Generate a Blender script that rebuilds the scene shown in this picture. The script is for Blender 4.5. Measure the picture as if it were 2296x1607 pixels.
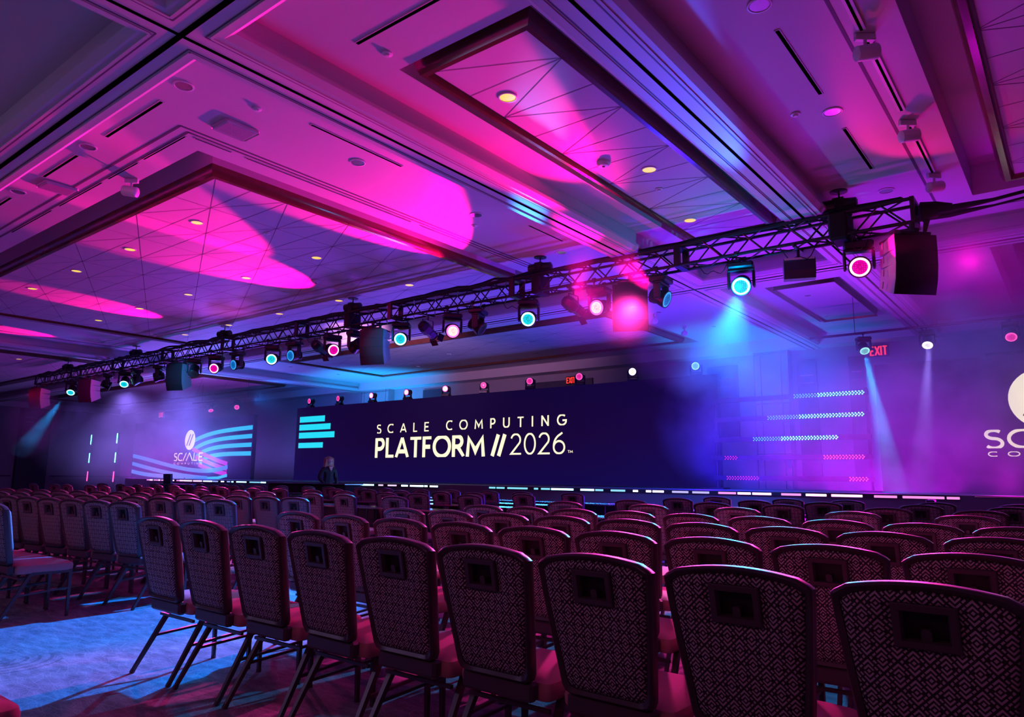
import bpy, math, random
from math import sin, cos, pi, radians, sqrt, atan2, hypot
from mathutils import Vector, Matrix, Euler
random.seed(7)
S = bpy.context.scene
COL = S.collection
for o in list(bpy.data.objects): bpy.data.objects.remove(o)

# ------------------------------------------------------------------ camera
CAMZ = 1.2
YAW, PITCH, ROLL = 0.6687, 0.1638, 0.0113
cd = bpy.data.cameras.new('camera'); cam = bpy.data.objects.new('camera', cd); COL.objects.link(cam)
fv = Vector((-sin(YAW)*cos(PITCH), cos(YAW)*cos(PITCH), sin(PITCH)))
rt = Vector((cos(YAW), sin(YAW), 0)); up = rt.cross(fv)
r2 = cos(ROLL)*rt + sin(ROLL)*up; u2 = -sin(ROLL)*rt + cos(ROLL)*up
M = Matrix((r2, u2, -fv)).transposed().to_4x4(); M.translation = Vector((0, 0, CAMZ))
cam.matrix_world = M
cd.sensor_fit = 'HORIZONTAL'; cd.sensor_width = 36; cd.lens = 36*1614.2/2296
cd.clip_start = .05; cd.clip_end = 200
S.camera = cam
S.view_settings.view_transform = 'Standard'; S.view_settings.look = 'None'
S.view_settings.exposure = 0.0; S.view_settings.gamma = 1.0; S.view_settings.use_curve_mapping = False
S.cycles.max_bounces = 5; S.cycles.diffuse_bounces = 3; S.cycles.glossy_bounces = 3
S.cycles.transmission_bounces = 2; S.cycles.volume_bounces = 0; S.cycles.transparent_max_bounces = 6
S.cycles.caustics_reflective = False; S.cycles.caustics_refractive = False
S.cycles.sample_clamp_indirect = 4.0
S.cycles.volume_step_rate = 2.5; S.cycles.volume_max_steps = 48
S.cycles.use_denoising = True

# ------------------------------------------------------------------ world
W = bpy.data.worlds.new('world'); S.world = W; W.use_nodes = True
W.node_tree.nodes['Background'].inputs[0].default_value = (.24, .012, .34, 1)
W.node_tree.nodes['Background'].inputs[1].default_value = .05

# ------------------------------------------------------------------ stage lamps (light only; housings come below) and added fill lamps without any
MAG = (1, .0, .26); MAGB = (1, 0, .24); PINK = (1, .03, .35); CYAN = (0, .55, 1); BLUE = (.02, .12, 1); VIO = (.26, .03, 1); AQUA = (.05, .85, .9)
def spot(name, loc, tgt, col, power, size, blend=.4, r=.06):
    l = bpy.data.lights.new(name, 'SPOT'); l.energy = power; l.color = col; l.spot_size = radians(size); l.spot_blend = blend
    l.shadow_soft_size = r
    o = bpy.data.objects.new(name, l); COL.objects.link(o); o.location = loc
    d = Vector(tgt)-Vector(loc); o.rotation_euler = d.to_track_quat('-Z', 'Y').to_euler(); return o
def area(name, loc, tgt, col, power, sx, sy):
    l = bpy.data.lights.new(name, 'AREA'); l.energy = power; l.color = col; l.shape = 'RECTANGLE'; l.size = sx; l.size_y = sy
    o = bpy.data.objects.new(name, l); COL.objects.link(o); o.location = loc
    d = Vector(tgt)-Vector(loc); o.rotation_euler = d.to_track_quat('-Z', 'Y').to_euler(); return o
def point(name, loc, col, power, r=.1):
    l = bpy.data.lights.new(name, 'POINT'); l.energy = power; l.color = col; l.shadow_soft_size = r
    o = bpy.data.objects.new(name, l); COL.objects.link(o); o.location = loc; return o
# heads on the truss thrown up and back across the ceiling over the seats
for (x, tx, ty, c, p, sz) in [(-12.3, -12.1, 7.55, MAGB, 2600, 42), (-17.9, -17.5, 7.25, MAGB, 2600, 27), (-22.7, -22.7, 6.3, MAGB, 2400, 22),
                              (-8.6, -7.9, 7.3, MAGB, 3400, 48), (-4.9, -4.6, 5.2, MAGB, 3200, 25), (-1.9, .3, 7.4, MAGB, 90, 80), (-12.0, -9.3, 2.2, MAGB, 6500, 24)]:
    spot('ceiling_beam', (x, 9.55, 4.02), (tx, ty, 5.02), c, p, sz, .25)
spot('ceiling_beam', (-3.0, 9.55, 4.0), (-2.72, 6.4, 4.72), (.02, .10, 1), 2600, 15, .8)
spot('ceiling_beam', (-7.3, 9.55, 4.0), (-5.5, 7.3, 4.72), (.02, .25, 1), 1100, 11, .8)
spot('ceiling_beam', (-6.2, 9.55, 4.0), (-5.4, 8.4, 4.72), MAG, 1100, 30, .7)
# added spots standing in for light of neighbouring heads on the speaker arrays
for (x, tx, c, p) in [(-23.7, -24.9, (1, 0, .5), 160), (-28.3, -29.2, (1, .0, .1), 120), (-18.2, -19.1, (0, .35, 1), 130), (-10.3, -11.0, (0, .35, 1), 130), (-2.6, -1.75, (1, 0, .4), 60)]:
    spot('array_fill', (x, 9.0, 3.95), (tx, 9.75, 3.85), c, p, 50, .6)
# washes that colour ceiling and far wall round the screens
spot('wall_wash', (-8.0, 17.4, 1.3), (-6.9, 18.6, 4.9), (.01, .28, 1), 1300, 80, .9, .3)
spot('wall_wash', (-21.0, 17.4, 1.3), (-21.3, 18.6, 4.9), (.01, .34, 1), 1700, 90, .9, .3)
spot('wall_wash', (-27.0, 15.2, 1.2), (-25.0, 13.0, 5.0), (.02, .25, 1), 1500, 90, .9, .3)
spot('ceiling_fill', (-24.0, 15.0, 3.9), (-24.6, 17.6, 4.9), (.01, .2, 1), 420, 110, .9, .2)  # added ceiling fill from here on, no fixtures belong to it
spot('ceiling_fill', (-14.2, 10.1, 3.95), (-15.4, 15.2, 5.0), (.9, .36, .85), 1000, 70, 1, .1)
spot('ceiling_fill', (-15.6, 9.3, 3.9), (-15.6, 8.0, 5.0), (.85, .08, .75), 45, 140, 1, .2)
spot('ceiling_fill', (-14.5, 13.3, 1.3), (-13.0, 9.0, 5.0), VIO, 560, 120, .9, .3)
spot('ceiling_fill', (-4.5, 13.3, 1.3), (-3.2, 8.0, 5.0), VIO, 150, 110, .9, .3)
spot('ceiling_fill', (-24.0, 13.3, 1.3), (-20.0, 8.0, 5.0), VIO, 520, 110, .9, .3)
# truss washes aimed down into the seats
TY, TZ = 9.8, 3.9
for (x, tx, ty, c, p, sz) in [(-7.3, -5.85, 2.3, (0, .19, .9), 15000, 26), (-10.6, -9, 3, (0, .30, 1), 1700, 60), (-3.55, -2.0, 2.2, (0, .40, 1), 1300, 60),
                              (-5.2, -2.0, 2.4, PINK, 2000, 50), (-10.2, -10.2, 3.2, PINK, 1900, 38), (-2.0, -.6, 2.5, PINK, 1500, 70), (-13.8, -14, 4.5, PINK, 1900, 56),
                              (-17.6, -14, 5, PINK, 1700, 80)]:
    spot('truss_wash', (x, TY-.25, TZ-.1), (tx, ty, 0.0), c, p, sz, .3, .07)
# added area fill behind the camera, rose and violet, for the chair backs
area('back_fill', (-1.5, -2.6, 3.6), (-3.0, 3.0, .6), (1, .25, .45), 15, 3.0, 1.0)
area('back_fill', (-9.0, -2.6, 3.6), (-9.0, 3.5, .6), (.5, .36, .8), 34, 3.0, 1.0)
# light in the haze by the stage: beams of heads, then added fill
for (loc, tgt, c, p, sz) in [((-3.3, 15.75, 3.75), (-2.75, 15.5, 0), (0, .42, 1), 4500, 12), ((-2.15, 15.75, 3.85), (-2.6, 15.5, 0), (.35, .25, 1), 1800, 12),
                             ((-26.6, 9.5, 3.6), (-30.5, 9.0, .6), (0, .35, 1), 1500, 16), ((-22.6, 9.6, 3.6), (-25.5, 9.4, .5), (.1, .3, 1), 500, 10)]:
    spot('haze_beam', loc, tgt, c, p, sz, .5, .05)
for (loc, c, p) in [((-6.0, 13.85, 1.2), (.02, .0, 1), 480), ((-2.9, 13.85, 1.15), (.5, 0, .95), 60), ((-1.0, 14.0, 1.15), (.7, 0, .7), 50),
                    ((-25.0, 13.9, 1.25), (.03, .10, 1), 80), ((-30.5, 13.7, 1.15), (.6, 0, .9), 70)]:
    point('haze_fill', loc, c, p, .3)  # added points low in the haze to tint it
for (loc, tgt, c, p) in [((-5.0, 14.6, 4.65), (-4.6, 15.4, 0), (.01, .13, 1), 1200), ((-1.6, 14.6, 4.65), (-.8, 15.2, 0), (.10, .16, 1), 200), ((-28.0, 14.0, 4.65), (-28.0, 15.4, 0), (.20, .15, 1), 1700),
                    ((-32.5, 14.0, 4.65), (-32.5, 15.4, 0), (.28, .17, 1), 1900), ((-37.5, 14.0, 4.65), (-37.5, 15.4, 0), (.20, .10, .8), 500)]:
    spot('haze_fill', loc, tgt, c, p, 140, 1, .4)  # added wide spots above the haze to tint it
point('haze_glow', (-5.85, 9.3, 3.95), (1, .0, .35), 32, .05)
point('haze_glow', (-3.6, 9.5, 3.75), (0, .35, 1), 40, .05)
spot('haze_glow', (-3.7, 9.9, 3.8), (-4.6, 11.2, 2.6), (0, .13, 1), 3200, 55, .8, .1)
point('haze_glow', (-.9, 10.3, 3.9), (1, .0, .5), 13, .1)  # added to tint the magenta haze; no head hangs here

# ------------------------------------------------------------------ node helpers
def nt(name):
    m = bpy.data.materials.new(name); m.use_nodes = True; n = m.node_tree; return m, n, n.nodes['Principled BSDF']
def setp(b, col=None, rough=.5, metal=0, spec=.5):
    if col: b.inputs['Base Color'].default_value = (*col, 1)
    b.inputs['Roughness'].default_value = rough; b.inputs['Metallic'].default_value = metal
    b.inputs['Specular IOR Level'].default_value = spec
def mth(n, op, a, b=None, c=None, clamp=False):
    k = n.nodes.new('ShaderNodeMath'); k.operation = op; k.use_clamp = clamp
    for i, v in enumerate((a, b, c)):
        if v is None: continue
        if isinstance(v, (int, float)): k.inputs[i].default_value = v
        else: n.links.new(v, k.inputs[i])
    return k.outputs[0]
def mixc(n, f, a, b):
    k = n.nodes.new('ShaderNodeMix'); k.data_type = 'RGBA'
    for s, v in ((k.inputs['Factor'], f), (k.inputs['A'], a), (k.inputs['B'], b)):
        if isinstance(v, (int, float)): s.default_value = v
        elif isinstance(v, tuple): s.default_value = (*v, 1)
        else: n.links.new(v, s)
    return k.outputs['Result']
def texco(n, kind='Object'):
    return n.nodes.new('ShaderNodeTexCoord').outputs[kind]
def noise(n, vec, scale, detail=3, rough=.5):
    k = n.nodes.new('ShaderNodeTexNoise'); k.inputs['Scale'].default_value = scale; k.inputs['Detail'].default_value = detail
    k.inputs['Roughness'].default_value = rough
    n.links.new(vec, k.inputs['Vector']); return k.outputs['Fac']
def bump(n, b, h, strength=.3, dist=.01):
    k = n.nodes.new('ShaderNodeBump'); k.inputs['Strength'].default_value = strength; k.inputs['Distance'].default_value = dist
    n.links.new(h, k.inputs['Height']); n.links.new(k.outputs[0], b.inputs['Normal'])
def plain(name, col, rough=.5, metal=0, spec=.5, vary=.12, scale=6):
    m, n, b = nt(name); setp(b, col, rough, metal, spec)
    f = noise(n, texco(n), scale)
    n.links.new(mixc(n, f, tuple(c*(1-vary) for c in col), tuple(min(1, c*(1+vary)) for c in col)), b.inputs['Base Color'])
    return m
def emit(name, col, strength):
    m, n, b = nt(name); setp(b, (0.02, 0.02, 0.02), .4)
    b.inputs['Emission Color'].default_value = (*col, 1); b.inputs['Emission Strength'].default_value = strength
    return m
def ramp(n, f, stops):
    k = n.nodes.new('ShaderNodeValToRGB'); cr = k.color_ramp
    while len(cr.elements) > 1: cr.elements.remove(cr.elements[-1])
    cr.elements[0].position = stops[0][0]; cr.elements[0].color = (*stops[0][1], 1)
    for p, c in stops[1:]:
        e = cr.elements.new(p); e.color = (*c, 1)
    n.links.new(f, k.inputs[0]); return k.outputs[0]

M_ceil = plain('ceiling_plaster', (.56, .54, .57), .55, 0, .4, .03, 2)
M_wall = plain('wall_covering', (.34, .32, .36), .7, 0, .3, .08, 3)
M_wood = plain('dark_polished_wood', (.13, .045, .03), .16, 0, .7, .3, 4)
M_track = plain('black_track', (.0012, .001, .0015), .9, 0, 0)
M_groove = plain('groove_dark', (.10, .09, .12), .7)
M_black = plain('black_metal', (.018, .017, .02), .38, .3)
M_blackp = plain('black_paint', (.012, .012, .014), .6)
M_drape = plain('black_drape', (.008, .008, .01), .9)
M_chrome = plain('chrome_trim', (.7, .7, .75), .2, 1)
M_white = plain('white_enamel', (.7, .7, .72), .4)
M_refl = plain('lamp_reflector', (.62, .6, .64), .18, .8)
M_frame = plain('chair_frame_bronze', (.095, .068, .078), .32, .35, .5, .1, 20)
M_seat = plain('seat_fabric', (.55, .24, .27), .75, 0, .3, .1, 30)
M_handle = plain('handle_plastic', (.085, .055, .07), .45)
M_hdark = plain('handle_recess', (.012, .009, .012), .6)
M_table = plain('table_laminate', (.05, .05, .06), .12, 0, .8)
M_skin = plain('skin', (.55, .33, .26), .55)
M_hair = plain('blond_hair', (.40, .20, .11), .5, 0, .5, .3, 40)
M_cloth = plain('black_clothing', (.012, .012, .016), .85)
M_gold = emit('warm_lamp', (1, .62, .09), 1.15)
M_cream = emit('screen_cream', (1, .88, .60), 1.15)
M_scyan = emit('screen_cyan', (.0, .50, .86), 1.1)
M_scyan2 = emit('screen_turquoise', (.01, .66, .82), 1.1)
M_sblue = emit('screen_blue', (.03, .28, .95), 1.0)
M_smag = emit('screen_magenta', (.62, .03, .62), 1.0)
M_ledc = emit('led_cyan', (.1, .95, .85), 11)
M_ledb = emit('led_blue', (.03, .35, .9), 5)
M_ledp = emit('led_pink', (1, .03, .18), 9)
M_exit = emit('exit_red', (1, .03, .02), 1.6)
M_slot = M_track

# patterned chair back
def fabric():
    m, n, b = nt('diamond_weave_fabric'); setp(b, None, .8, 0, .25)
    sep = n.nodes.new('ShaderNodeSeparateXYZ'); n.links.new(texco(n, 'UV'), sep.inputs[0])
    u, v = sep.outputs[0], sep.outputs[1]; s = 1/.052
    a = mth(n, 'MULTIPLY', mth(n, 'ADD', u, v), s*.7071); c = mth(n, 'MULTIPLY', mth(n, 'SUBTRACT', u, v), s*.7071)
    fa = mth(n, 'SUBTRACT', mth(n, 'FRACT', a), .5); fc = mth(n, 'SUBTRACT', mth(n, 'FRACT', c), .5)
    aa = mth(n, 'ABSOLUTE', fa); ac = mth(n, 'ABSOLUTE', fc)
    mx = mth(n, 'MAXIMUM', aa, ac); mn = mth(n, 'MINIMUM', aa, ac)
    dot = mth(n, 'LESS_THAN', mx, .075)
    def band(lo, hi): return mth(n, 'MULTIPLY', mth(n, 'GREATER_THAN', mx, lo), mth(n, 'LESS_THAN', mx, hi))
    pos = mth(n, 'GREATER_THAN', mth(n, 'MULTIPLY', fa, fc), 0)
    gap1 = mth(n, 'MULTIPLY', pos, mth(n, 'GREATER_THAN', mn, .12))
    gap2 = mth(n, 'MULTIPLY', pos, mth(n, 'MULTIPLY', mth(n, 'GREATER_THAN', mn, .22), mth(n, 'LESS_THAN', mn, .30)))
    gap3 = mth(n, 'LESS_THAN', mn, .035)
    ring = mth(n, 'MAXIMUM', mth(n, 'MULTIPLY', band(.16, .25), mth(n, 'SUBTRACT', 1, gap1)), mth(n, 'MULTIPLY', band(.34, .44), mth(n, 'SUBTRACT', 1, mth(n, 'MAXIMUM', gap2, gap3))))
    f = mth(n, 'MAXIMUM', dot, ring)
    fine = noise(n, texco(n, 'UV'), 900, 1)
    f2 = mth(n, 'MULTIPLY', f, mth(n, 'ADD', .75, mth(n, 'MULTIPLY', fine, .5)), clamp=True)
    n.links.new(mixc(n, f2, (.040, .024, .036), (.56, .44, .50)), b.inputs['Base Color'])
    bump(n, b, f, .5, .002)
    return m
M_fab = fabric()

def carpet():
    m, n, b = nt('patterned_carpet'); setp(b, None, .95, 0, .1)
    co = texco(n)
    mp = n.nodes.new('ShaderNodeMapping'); mp.inputs['Scale'].default_value = (1, 2.6, 1); mp.inputs['Rotation'].default_value = (0, 0, .5); n.links.new(co, mp.inputs[0])
    lines = None
    for sc in (5.5, 9.0):
        v = n.nodes.new('ShaderNodeTexVoronoi'); v.feature = 'DISTANCE_TO_EDGE'; v.inputs['Scale'].default_value = sc; n.links.new(mp.outputs[0], v.inputs['Vector'])
        l = mth(n, 'LESS_THAN', v.outputs['Distance'], .02)
        lines = l if lines is None else mth(n, 'MAXIMUM', lines, l)
    pile = noise(n, co, 160, 2); big = noise(n, mp.outputs[0], 5, 4)
    k = mth(n, 'ADD', mth(n, 'MULTIPLY', pile, .45), mth(n, 'MULTIPLY', big, .55))
    base = ramp(n, k, [(.3, (.10, .10, .12)), (.5, (.22, .21, .24)), (.7, (.40, .38, .42))])
    col = mixc(n, mth(n, 'MULTIPLY', lines, .22), base, (.6, .56, .6))
    # large round medallions woven in the carpet
    sep = n.nodes.new('ShaderNodeSeparateXYZ'); n.links.new(co, sep.inputs[0])
    cx = mth(n, 'SUBTRACT', mth(n, 'MULTIPLY', mth(n, 'FRACT', mth(n, 'DIVIDE', mth(n, 'ADD', sep.outputs[0], 5.6), 3.6)), 3.6), .0)
    cy = mth(n, 'SUBTRACT', mth(n, 'MULTIPLY', mth(n, 'FRACT', mth(n, 'DIVIDE', mth(n, 'ADD', sep.outputs[1], .3), 2.4)), 2.4), 2.1)
    d = mth(n, 'SQRT', mth(n, 'ADD', mth(n, 'MULTIPLY', cx, cx), mth(n, 'MULTIPLY', cy, cy)))
    rings = mth(n, 'MULTIPLY', mth(n, 'LESS_THAN', d, .42), mth(n, 'GREATER_THAN', mth(n, 'SINE', mth(n, 'MULTIPLY', d, 90)), .6))
    col = mixc(n, mth(n, 'MULTIPLY', rings, .4), col, (.05, .05, .06))
    n.links.new(col, b.inputs['Base Color']); bump(n, b, k, .4, .004)
    return m
M_carpet = carpet()

# ------------------------------------------------------------------ mesh helpers
class MB:
    def __init__(s): s.v = []; s.f = []; s.mi = []; s.uv = {}
    def add(s, vs, fs, mi=0, uvs=None):
        k = len(s.v); s.v += [tuple(v) for v in vs]
        for i, f in enumerate(fs):
            if uvs: s.uv[len(s.f)] = [uvs[j] for j in f]
            s.f.append(tuple(k+j for j in f)); s.mi.append(mi)
        return s
    def box(s, x0, x1, y0, y1, z0, z1, mi=0, T=None):
        v = [(x, y, z) for x in (x0, x1) for y in (y0, y1) for z in (z0, z1)]
        if T: v = [T @ Vector(p) for p in v]
        return s.add(v, [(0, 1, 3, 2), (4, 6, 7, 5), (0, 4, 5, 1), (2, 3, 7, 6), (0, 2, 6, 4), (1, 5, 7, 3)], mi)
    def bbox(s, x0, x1, y0, y1, z0, z1, r=.01, mi=0, T=None):   # chamfered box
        xs = [(x0, x0+r), (x1, x1-r)]; ys = [(y0, y0+r), (y1, y1-r)]; zs = [(z0, z0+r), (z1, z1-r)]
        V = []; idx = {}
        for i in (0, 1):
            for j in (0, 1):
                for k in (0, 1):
                    idx[i, j, k, 0] = len(V); V.append((xs[i][0], ys[j][1], zs[k][1]))
                    idx[i, j, k, 1] = len(V); V.append((xs[i][1], ys[j][0], zs[k][1]))
                    idx[i, j, k, 2] = len(V); V.append((xs[i][1], ys[j][1], zs[k][0]))
        F = []
        for i in (0, 1): F.append([idx[i, j, k, 0] for j, k in ((0, 0), (1, 0), (1, 1), (0, 1))])
        for j in (0, 1): F.append([idx[i, j, k, 1] for i, k in ((0, 0), (1, 0), (1, 1), (0, 1))])
        for k in (0, 1): F.append([idx[i, j, k, 2] for i, j in ((0, 0), (1, 0), (1, 1), (0, 1))])
        for j in (0, 1):
            for k in (0, 1): F.append([idx[0, j, k, 1], idx[1, j, k, 1], idx[1, j, k, 2], idx[0, j, k, 2]])
        for i in (0, 1):
            for k in (0, 1): F.append([idx[i, 0, k, 0], idx[i, 1, k, 0], idx[i, 1, k, 2], idx[i, 0, k, 2]])
        for i in (0, 1):
            for j in (0, 1): F.append([idx[i, j, 0, 0], idx[i, j, 1, 0], idx[i, j, 1, 1], idx[i, j, 0, 1]])
        for i in (0, 1):
            for j in (0, 1):
                for k in (0, 1): F.append([idx[i, j, k, 0], idx[i, j, k, 1], idx[i, j, k, 2]])
        if T: V = [T @ Vector(p) for p in V]
        return s.add(V, F, mi)
    def tube(s, pts, r, n=6, mi=0, sq=False, caps=True):
        pts = [Vector(p) for p in pts]; rings = []; rr = r if isinstance(r, (list, tuple)) else [r]*len(pts)
        for i, p in enumerate(pts):
            if i == 0: t = pts[1]-pts[0]
            elif i == len(pts)-1: t = pts[-1]-pts[-2]
            else: t = (pts[i+1]-p).normalized()+(p-pts[i-1]).normalized()
            t.normalize(); a = Vector((1, 0, 0)) if abs(t.x) < .9 else Vector((0, 1, 0))
            u = t.cross(a).normalized(); w = t.cross(u)
            rings.append([p+(u*cos(2*pi*(k+.5*sq)/n)+w*sin(2*pi*(k+.5*sq)/n))*rr[i] for k in range(n)])
        V = [q for R in rings for q in R]; F = []
        for i in range(len(pts)-1):
            for k in range(n): F.append((i*n+k, i*n+(k+1) % n, (i+1)*n+(k+1) % n, (i+1)*n+k))
        if caps: F += [tuple(range(n))[::-1], tuple((len(pts)-1)*n+k for k in range(n))]
        return s.add(V, F, mi)
    def lathe(s, prof, n=20, mi=0, T=None):   # prof: (radius, height) along +z
        V = []; F = []
        for (r, z) in prof: V += [Vector((r*cos(2*pi*k/n), r*sin(2*pi*k/n), z)) for k in range(n)]
        for i in range(len(prof)-1):
            for k in range(n): F.append((i*n+k, i*n+(k+1) % n, (i+1)*n+(k+1) % n, (i+1)*n+k))
        F += [tuple(range(n))[::-1], tuple((len(prof)-1)*n+k for k in range(n))]
        if T: V = [T @ p for p in V]
        return s.add(V, F, mi)
    def loops(s, L, mi=0, closed=True, cap0=False, cap1=False, uvs=None):   # bridge equal loops
        n = len(L[0]); V = [p for l in L for p in l]; F = []
        for i in range(len(L)-1):
            for k in range(n if closed else n-1): F.append((i*n+k, i*n+(k+1) % n, (i+1)*n+(k+1) % n, (i+1)*n+k))
        if cap0: F.append(tuple(range(n))[::-1])
        if cap1: F.append(tuple((len(L)-1)*n+k for k in range(n)))
        return s.add(V, F, mi, uvs)
    def build(s, name, mats, parent=None, smooth=False, loc=None, rot=None):
        me = bpy.data.meshes.new(name); me.from_pydata(s.v, [], s.f)
        for m in (mats if isinstance(mats, (list, tuple)) else [mats]): me.materials.append(m)
        me.polygons.foreach_set('material_index', s.mi)
        if s.uv:
            ul = me.uv_layers.new(name='UVMap')
            for fi, uv in s.uv.items():
                for k, li in enumerate(me.polygons[fi].loop_indices): ul.data[li].uv = uv[k]
        me.update()
        import bmesh
        bm = bmesh.new(); bm.from_mesh(me); bmesh.ops.recalc_face_normals(bm, faces=bm.faces); bm.to_mesh(me); bm.free()
        if smooth:
            me.polygons.foreach_set('use_smooth', [True]*len(me.polygons))
            try: me.set_sharp_from_angle(angle=radians(40))
            except Exception: pass
        o = bpy.data.objects.new(name, me); COL.objects.link(o)
        if parent: o.parent = parent
        if loc: o.location = loc
        if rot: o.rotation_euler = rot
        return o
def tag(o, label=None, cat=None, group=None, kind=None):
    for k, v in (('label', label), ('category', cat), ('group', group), ('kind', kind)):
        if v: o[k] = v
    return o
def empty(name, loc, label, cat, rz=0, group=None):
    o = bpy.data.objects.new(name, None); COL.objects.link(o); o.location = loc; o.rotation_euler = (0, 0, rz); o.empty_display_size = .1
    return tag(o, label, cat, group)
def copy_tree(o, parent=None):
    c = o.copy(); COL.objects.link(c); c.parent = parent
    for ch in KIDS.get(o.name, []) or [k for k in o.children]: copy_tree(ch, c)
    return c
KIDS = {}
def struct(o): return tag(o, kind='structure')

# ------------------------------------------------------------------ room shell
Z1, Z0 = 5.0, 4.7             # bay ceiling, dropped strips
XW0, XW1, YF = -46.0, 7.0, 20.0
b = MB(); b.box(XW0, XW1, -4, YF+.3, -.12, 0); struct(b.build('floor', M_carpet))

LX = [(-23.8), (-5.43), (-2.68)]            # strips along the room
SYs = [2.50, 12.34]                          # strips across the room
HW = .24
# crossing strips with a black partition track, grooves and crown mould
def strip_x(xc, y0, y1, m, cuts=()):         # runs along Y; mouldings stop where strips cross
    m.box(xc-HW, xc+HW, y0, y1, Z0, Z1+.3, 0)
    m.box(xc-.016, xc+.016, y0, y1, Z0-.006, Z0+.01, 1)
    ed = [y0]+[q for c in sorted(cuts) for q in (c-HW, c+HW)]+[y1]
    for a, c in zip(ed[::2], ed[1::2]):
        for s in (-1, 1):
            x = xc+s*HW
            e = .135-HW
            m.box(*sorted((xc+s*.130, xc+s*.142)), a+e*(a > y0), c-e*(c < y1), Z0-.003, Z0+.01, 2)
            m.box(*sorted((xc+s*.155, xc+s*.180)), a-.07*(a > y0), c+.07*(c < y1), Z0-.012, Z0+.01, 0)
            V = [(x, a, Z0), (x+s*.06, a+.06, Z0+.05), (x+s*.06, a+.06, Z0+.09), (x, a, Z0+.12), (x, c, Z0), (x+s*.06, c-.06, Z0+.05), (x+s*.06, c-.06, Z0+.09), (x, c, Z0+.12)]
            m.add(V, [(0, 1, 5, 4), (1, 2, 6, 5), (2, 3, 7, 6)], 0)
def strip_y(yc, m):
    ed = [XW0]+[q for c in sorted(LX) for q in (c-HW, c+HW)]+[XW1]
    m.box(XW0, XW1, yc-.024, yc+.024, Z0-.0065, Z0+.01, 1)
    for a, c in zip(ed[::2], ed[1::2]):
        m.box(a, c, yc-HW, yc+HW, Z0, Z1+.3, 0)
        for s in (-1, 1):
            y = yc+s*HW; e = .135-HW
            m.box(a+e*(a > XW0), c-e*(c < XW1), *sorted((yc+s*.130, yc+s*.142)), Z0-.0031, Z0+.01, 2)
            m.box(a-.07*(a > XW0), c+.07*(c < XW1), *sorted((yc+s*.155, yc+s*.180)), Z0-.0121, Z0+.01, 0)
            V = [(a, y, Z0), (a+.06, y+s*.06, Z0+.05), (a+.06, y+s*.06, Z0+.09), (a, y, Z0+.12), (c, y, Z0), (c-.06, y+s*.06, Z0+.05), (c-.06, y+s*.06, Z0+.09), (c, y, Z0+.12)]
            m.add(V, [(0, 1, 5, 4), (1, 2, 6, 5), (2, 3, 7, 6)], 0)
b = MB()
for x in LX: strip_x(x, -4, YF, b, SYs)
struct(b.build('trim_1', [M_ceil, M_track, M_groove]))
b = MB()
for y in SYs: strip_y(y, b)
b.box(XW0, XW1, YF-.55, YF+.3, Z0-.002, Z1+.3)     # strip along the far wall
b.box(XW0, XW0+.6, -4, YF, Z0-.004, Z1+.3)
struct(b.build('trim_2', [M_ceil, M_track, M_groove]))

# bay ceilings, each with a channel round a wood-trimmed panel field
bays = [ # x0,x1,y0,y1, channel outer rect, gap, has_panel
    ((-23.8, -5.43, 2.5, 12.34), (-20.84, -7.96, 3.99, 11.05), .40, .14),
    ((-5.43, -2.68, 2.5, 12.34), (-4.76, -3.2, 4.25, 10.65), .10, .12),
    ((-2.68, XW1, 2.5, 12.34), (-.85, 5.6, 3.6, 11.0), .34, .15),
    ((XW0, -23.8, 2.5, 12.34), (-42.6, -26.4, 3.99, 11.05), .40, .14),
    ((-23.8, -5.43, 12.34, YF), (-21.2, -8.15, 13.95, 18.75), .30, .14),
    ((-5.43, -2.68, 12.34, YF), (-4.72, -3.3, 14.1, 18.0), .12, .02),
    ((-2.68, XW1, 12.34, YF), (-.9, 5.6, 13.7, 18.4), .30, .15),
    ((XW0, -23.8, 12.34, YF), (-42.6, -26.4, 14.0, 18.6), .40, .14),
    ((-23.8, -5.43, -4, 2.5), (-20.8, -7.4, -3, .95), .40, .14),
    ((-5.43, -2.68, -4, 2.5), (-4.8, -3.3, -3, .9), .10, .12),
    ((-2.68, XW1, -4, 2.5), (-.9, 5.6, -3, 1.2), .34, .15),
    ((XW0, -23.8, -4, 2.5), (-42, -26.8, -3, .9), .40, .14)]
bc = MB(); wood = MB(); pan = MB(); lines = MB()
REC = .42
def frame_rect(m, o, i, z, mi=0):
    (ax0, ax1, ay0, ay1), (bx0, bx1, by0, by1) = o, i
    V = [(ax0, ay0, z), (ax1, ay0, z), (ax1, ay1, z), (ax0, ay1, z), (bx0, by0, z), (bx1, by0, z), (bx1, by1, z), (bx0, by1, z)]
    m.add(V, [(0, 1, 5, 4), (1, 2, 6, 5), (2, 3, 7, 6), (3, 0, 4, 7)], mi)
def wall_rect(m, r, z0, z1, mi=0):
    x0, x1, y0, y1 = r
    V = [(x0, y0, z0), (x1, y0, z0), (x1, y1, z0), (x0, y1, z0), (x0, y0, z1), (x1, y0, z1), (x1, y1, z1), (x0, y1, z1)]
    m.add(V, [(0, 1, 5, 4), (1, 2, 6, 5), (2, 3, 7, 6), (3, 0, 4, 7)], mi)
def inset(r, d): return (r[0]+d, r[1]-d, r[2]+d, r[3]-d)
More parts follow.
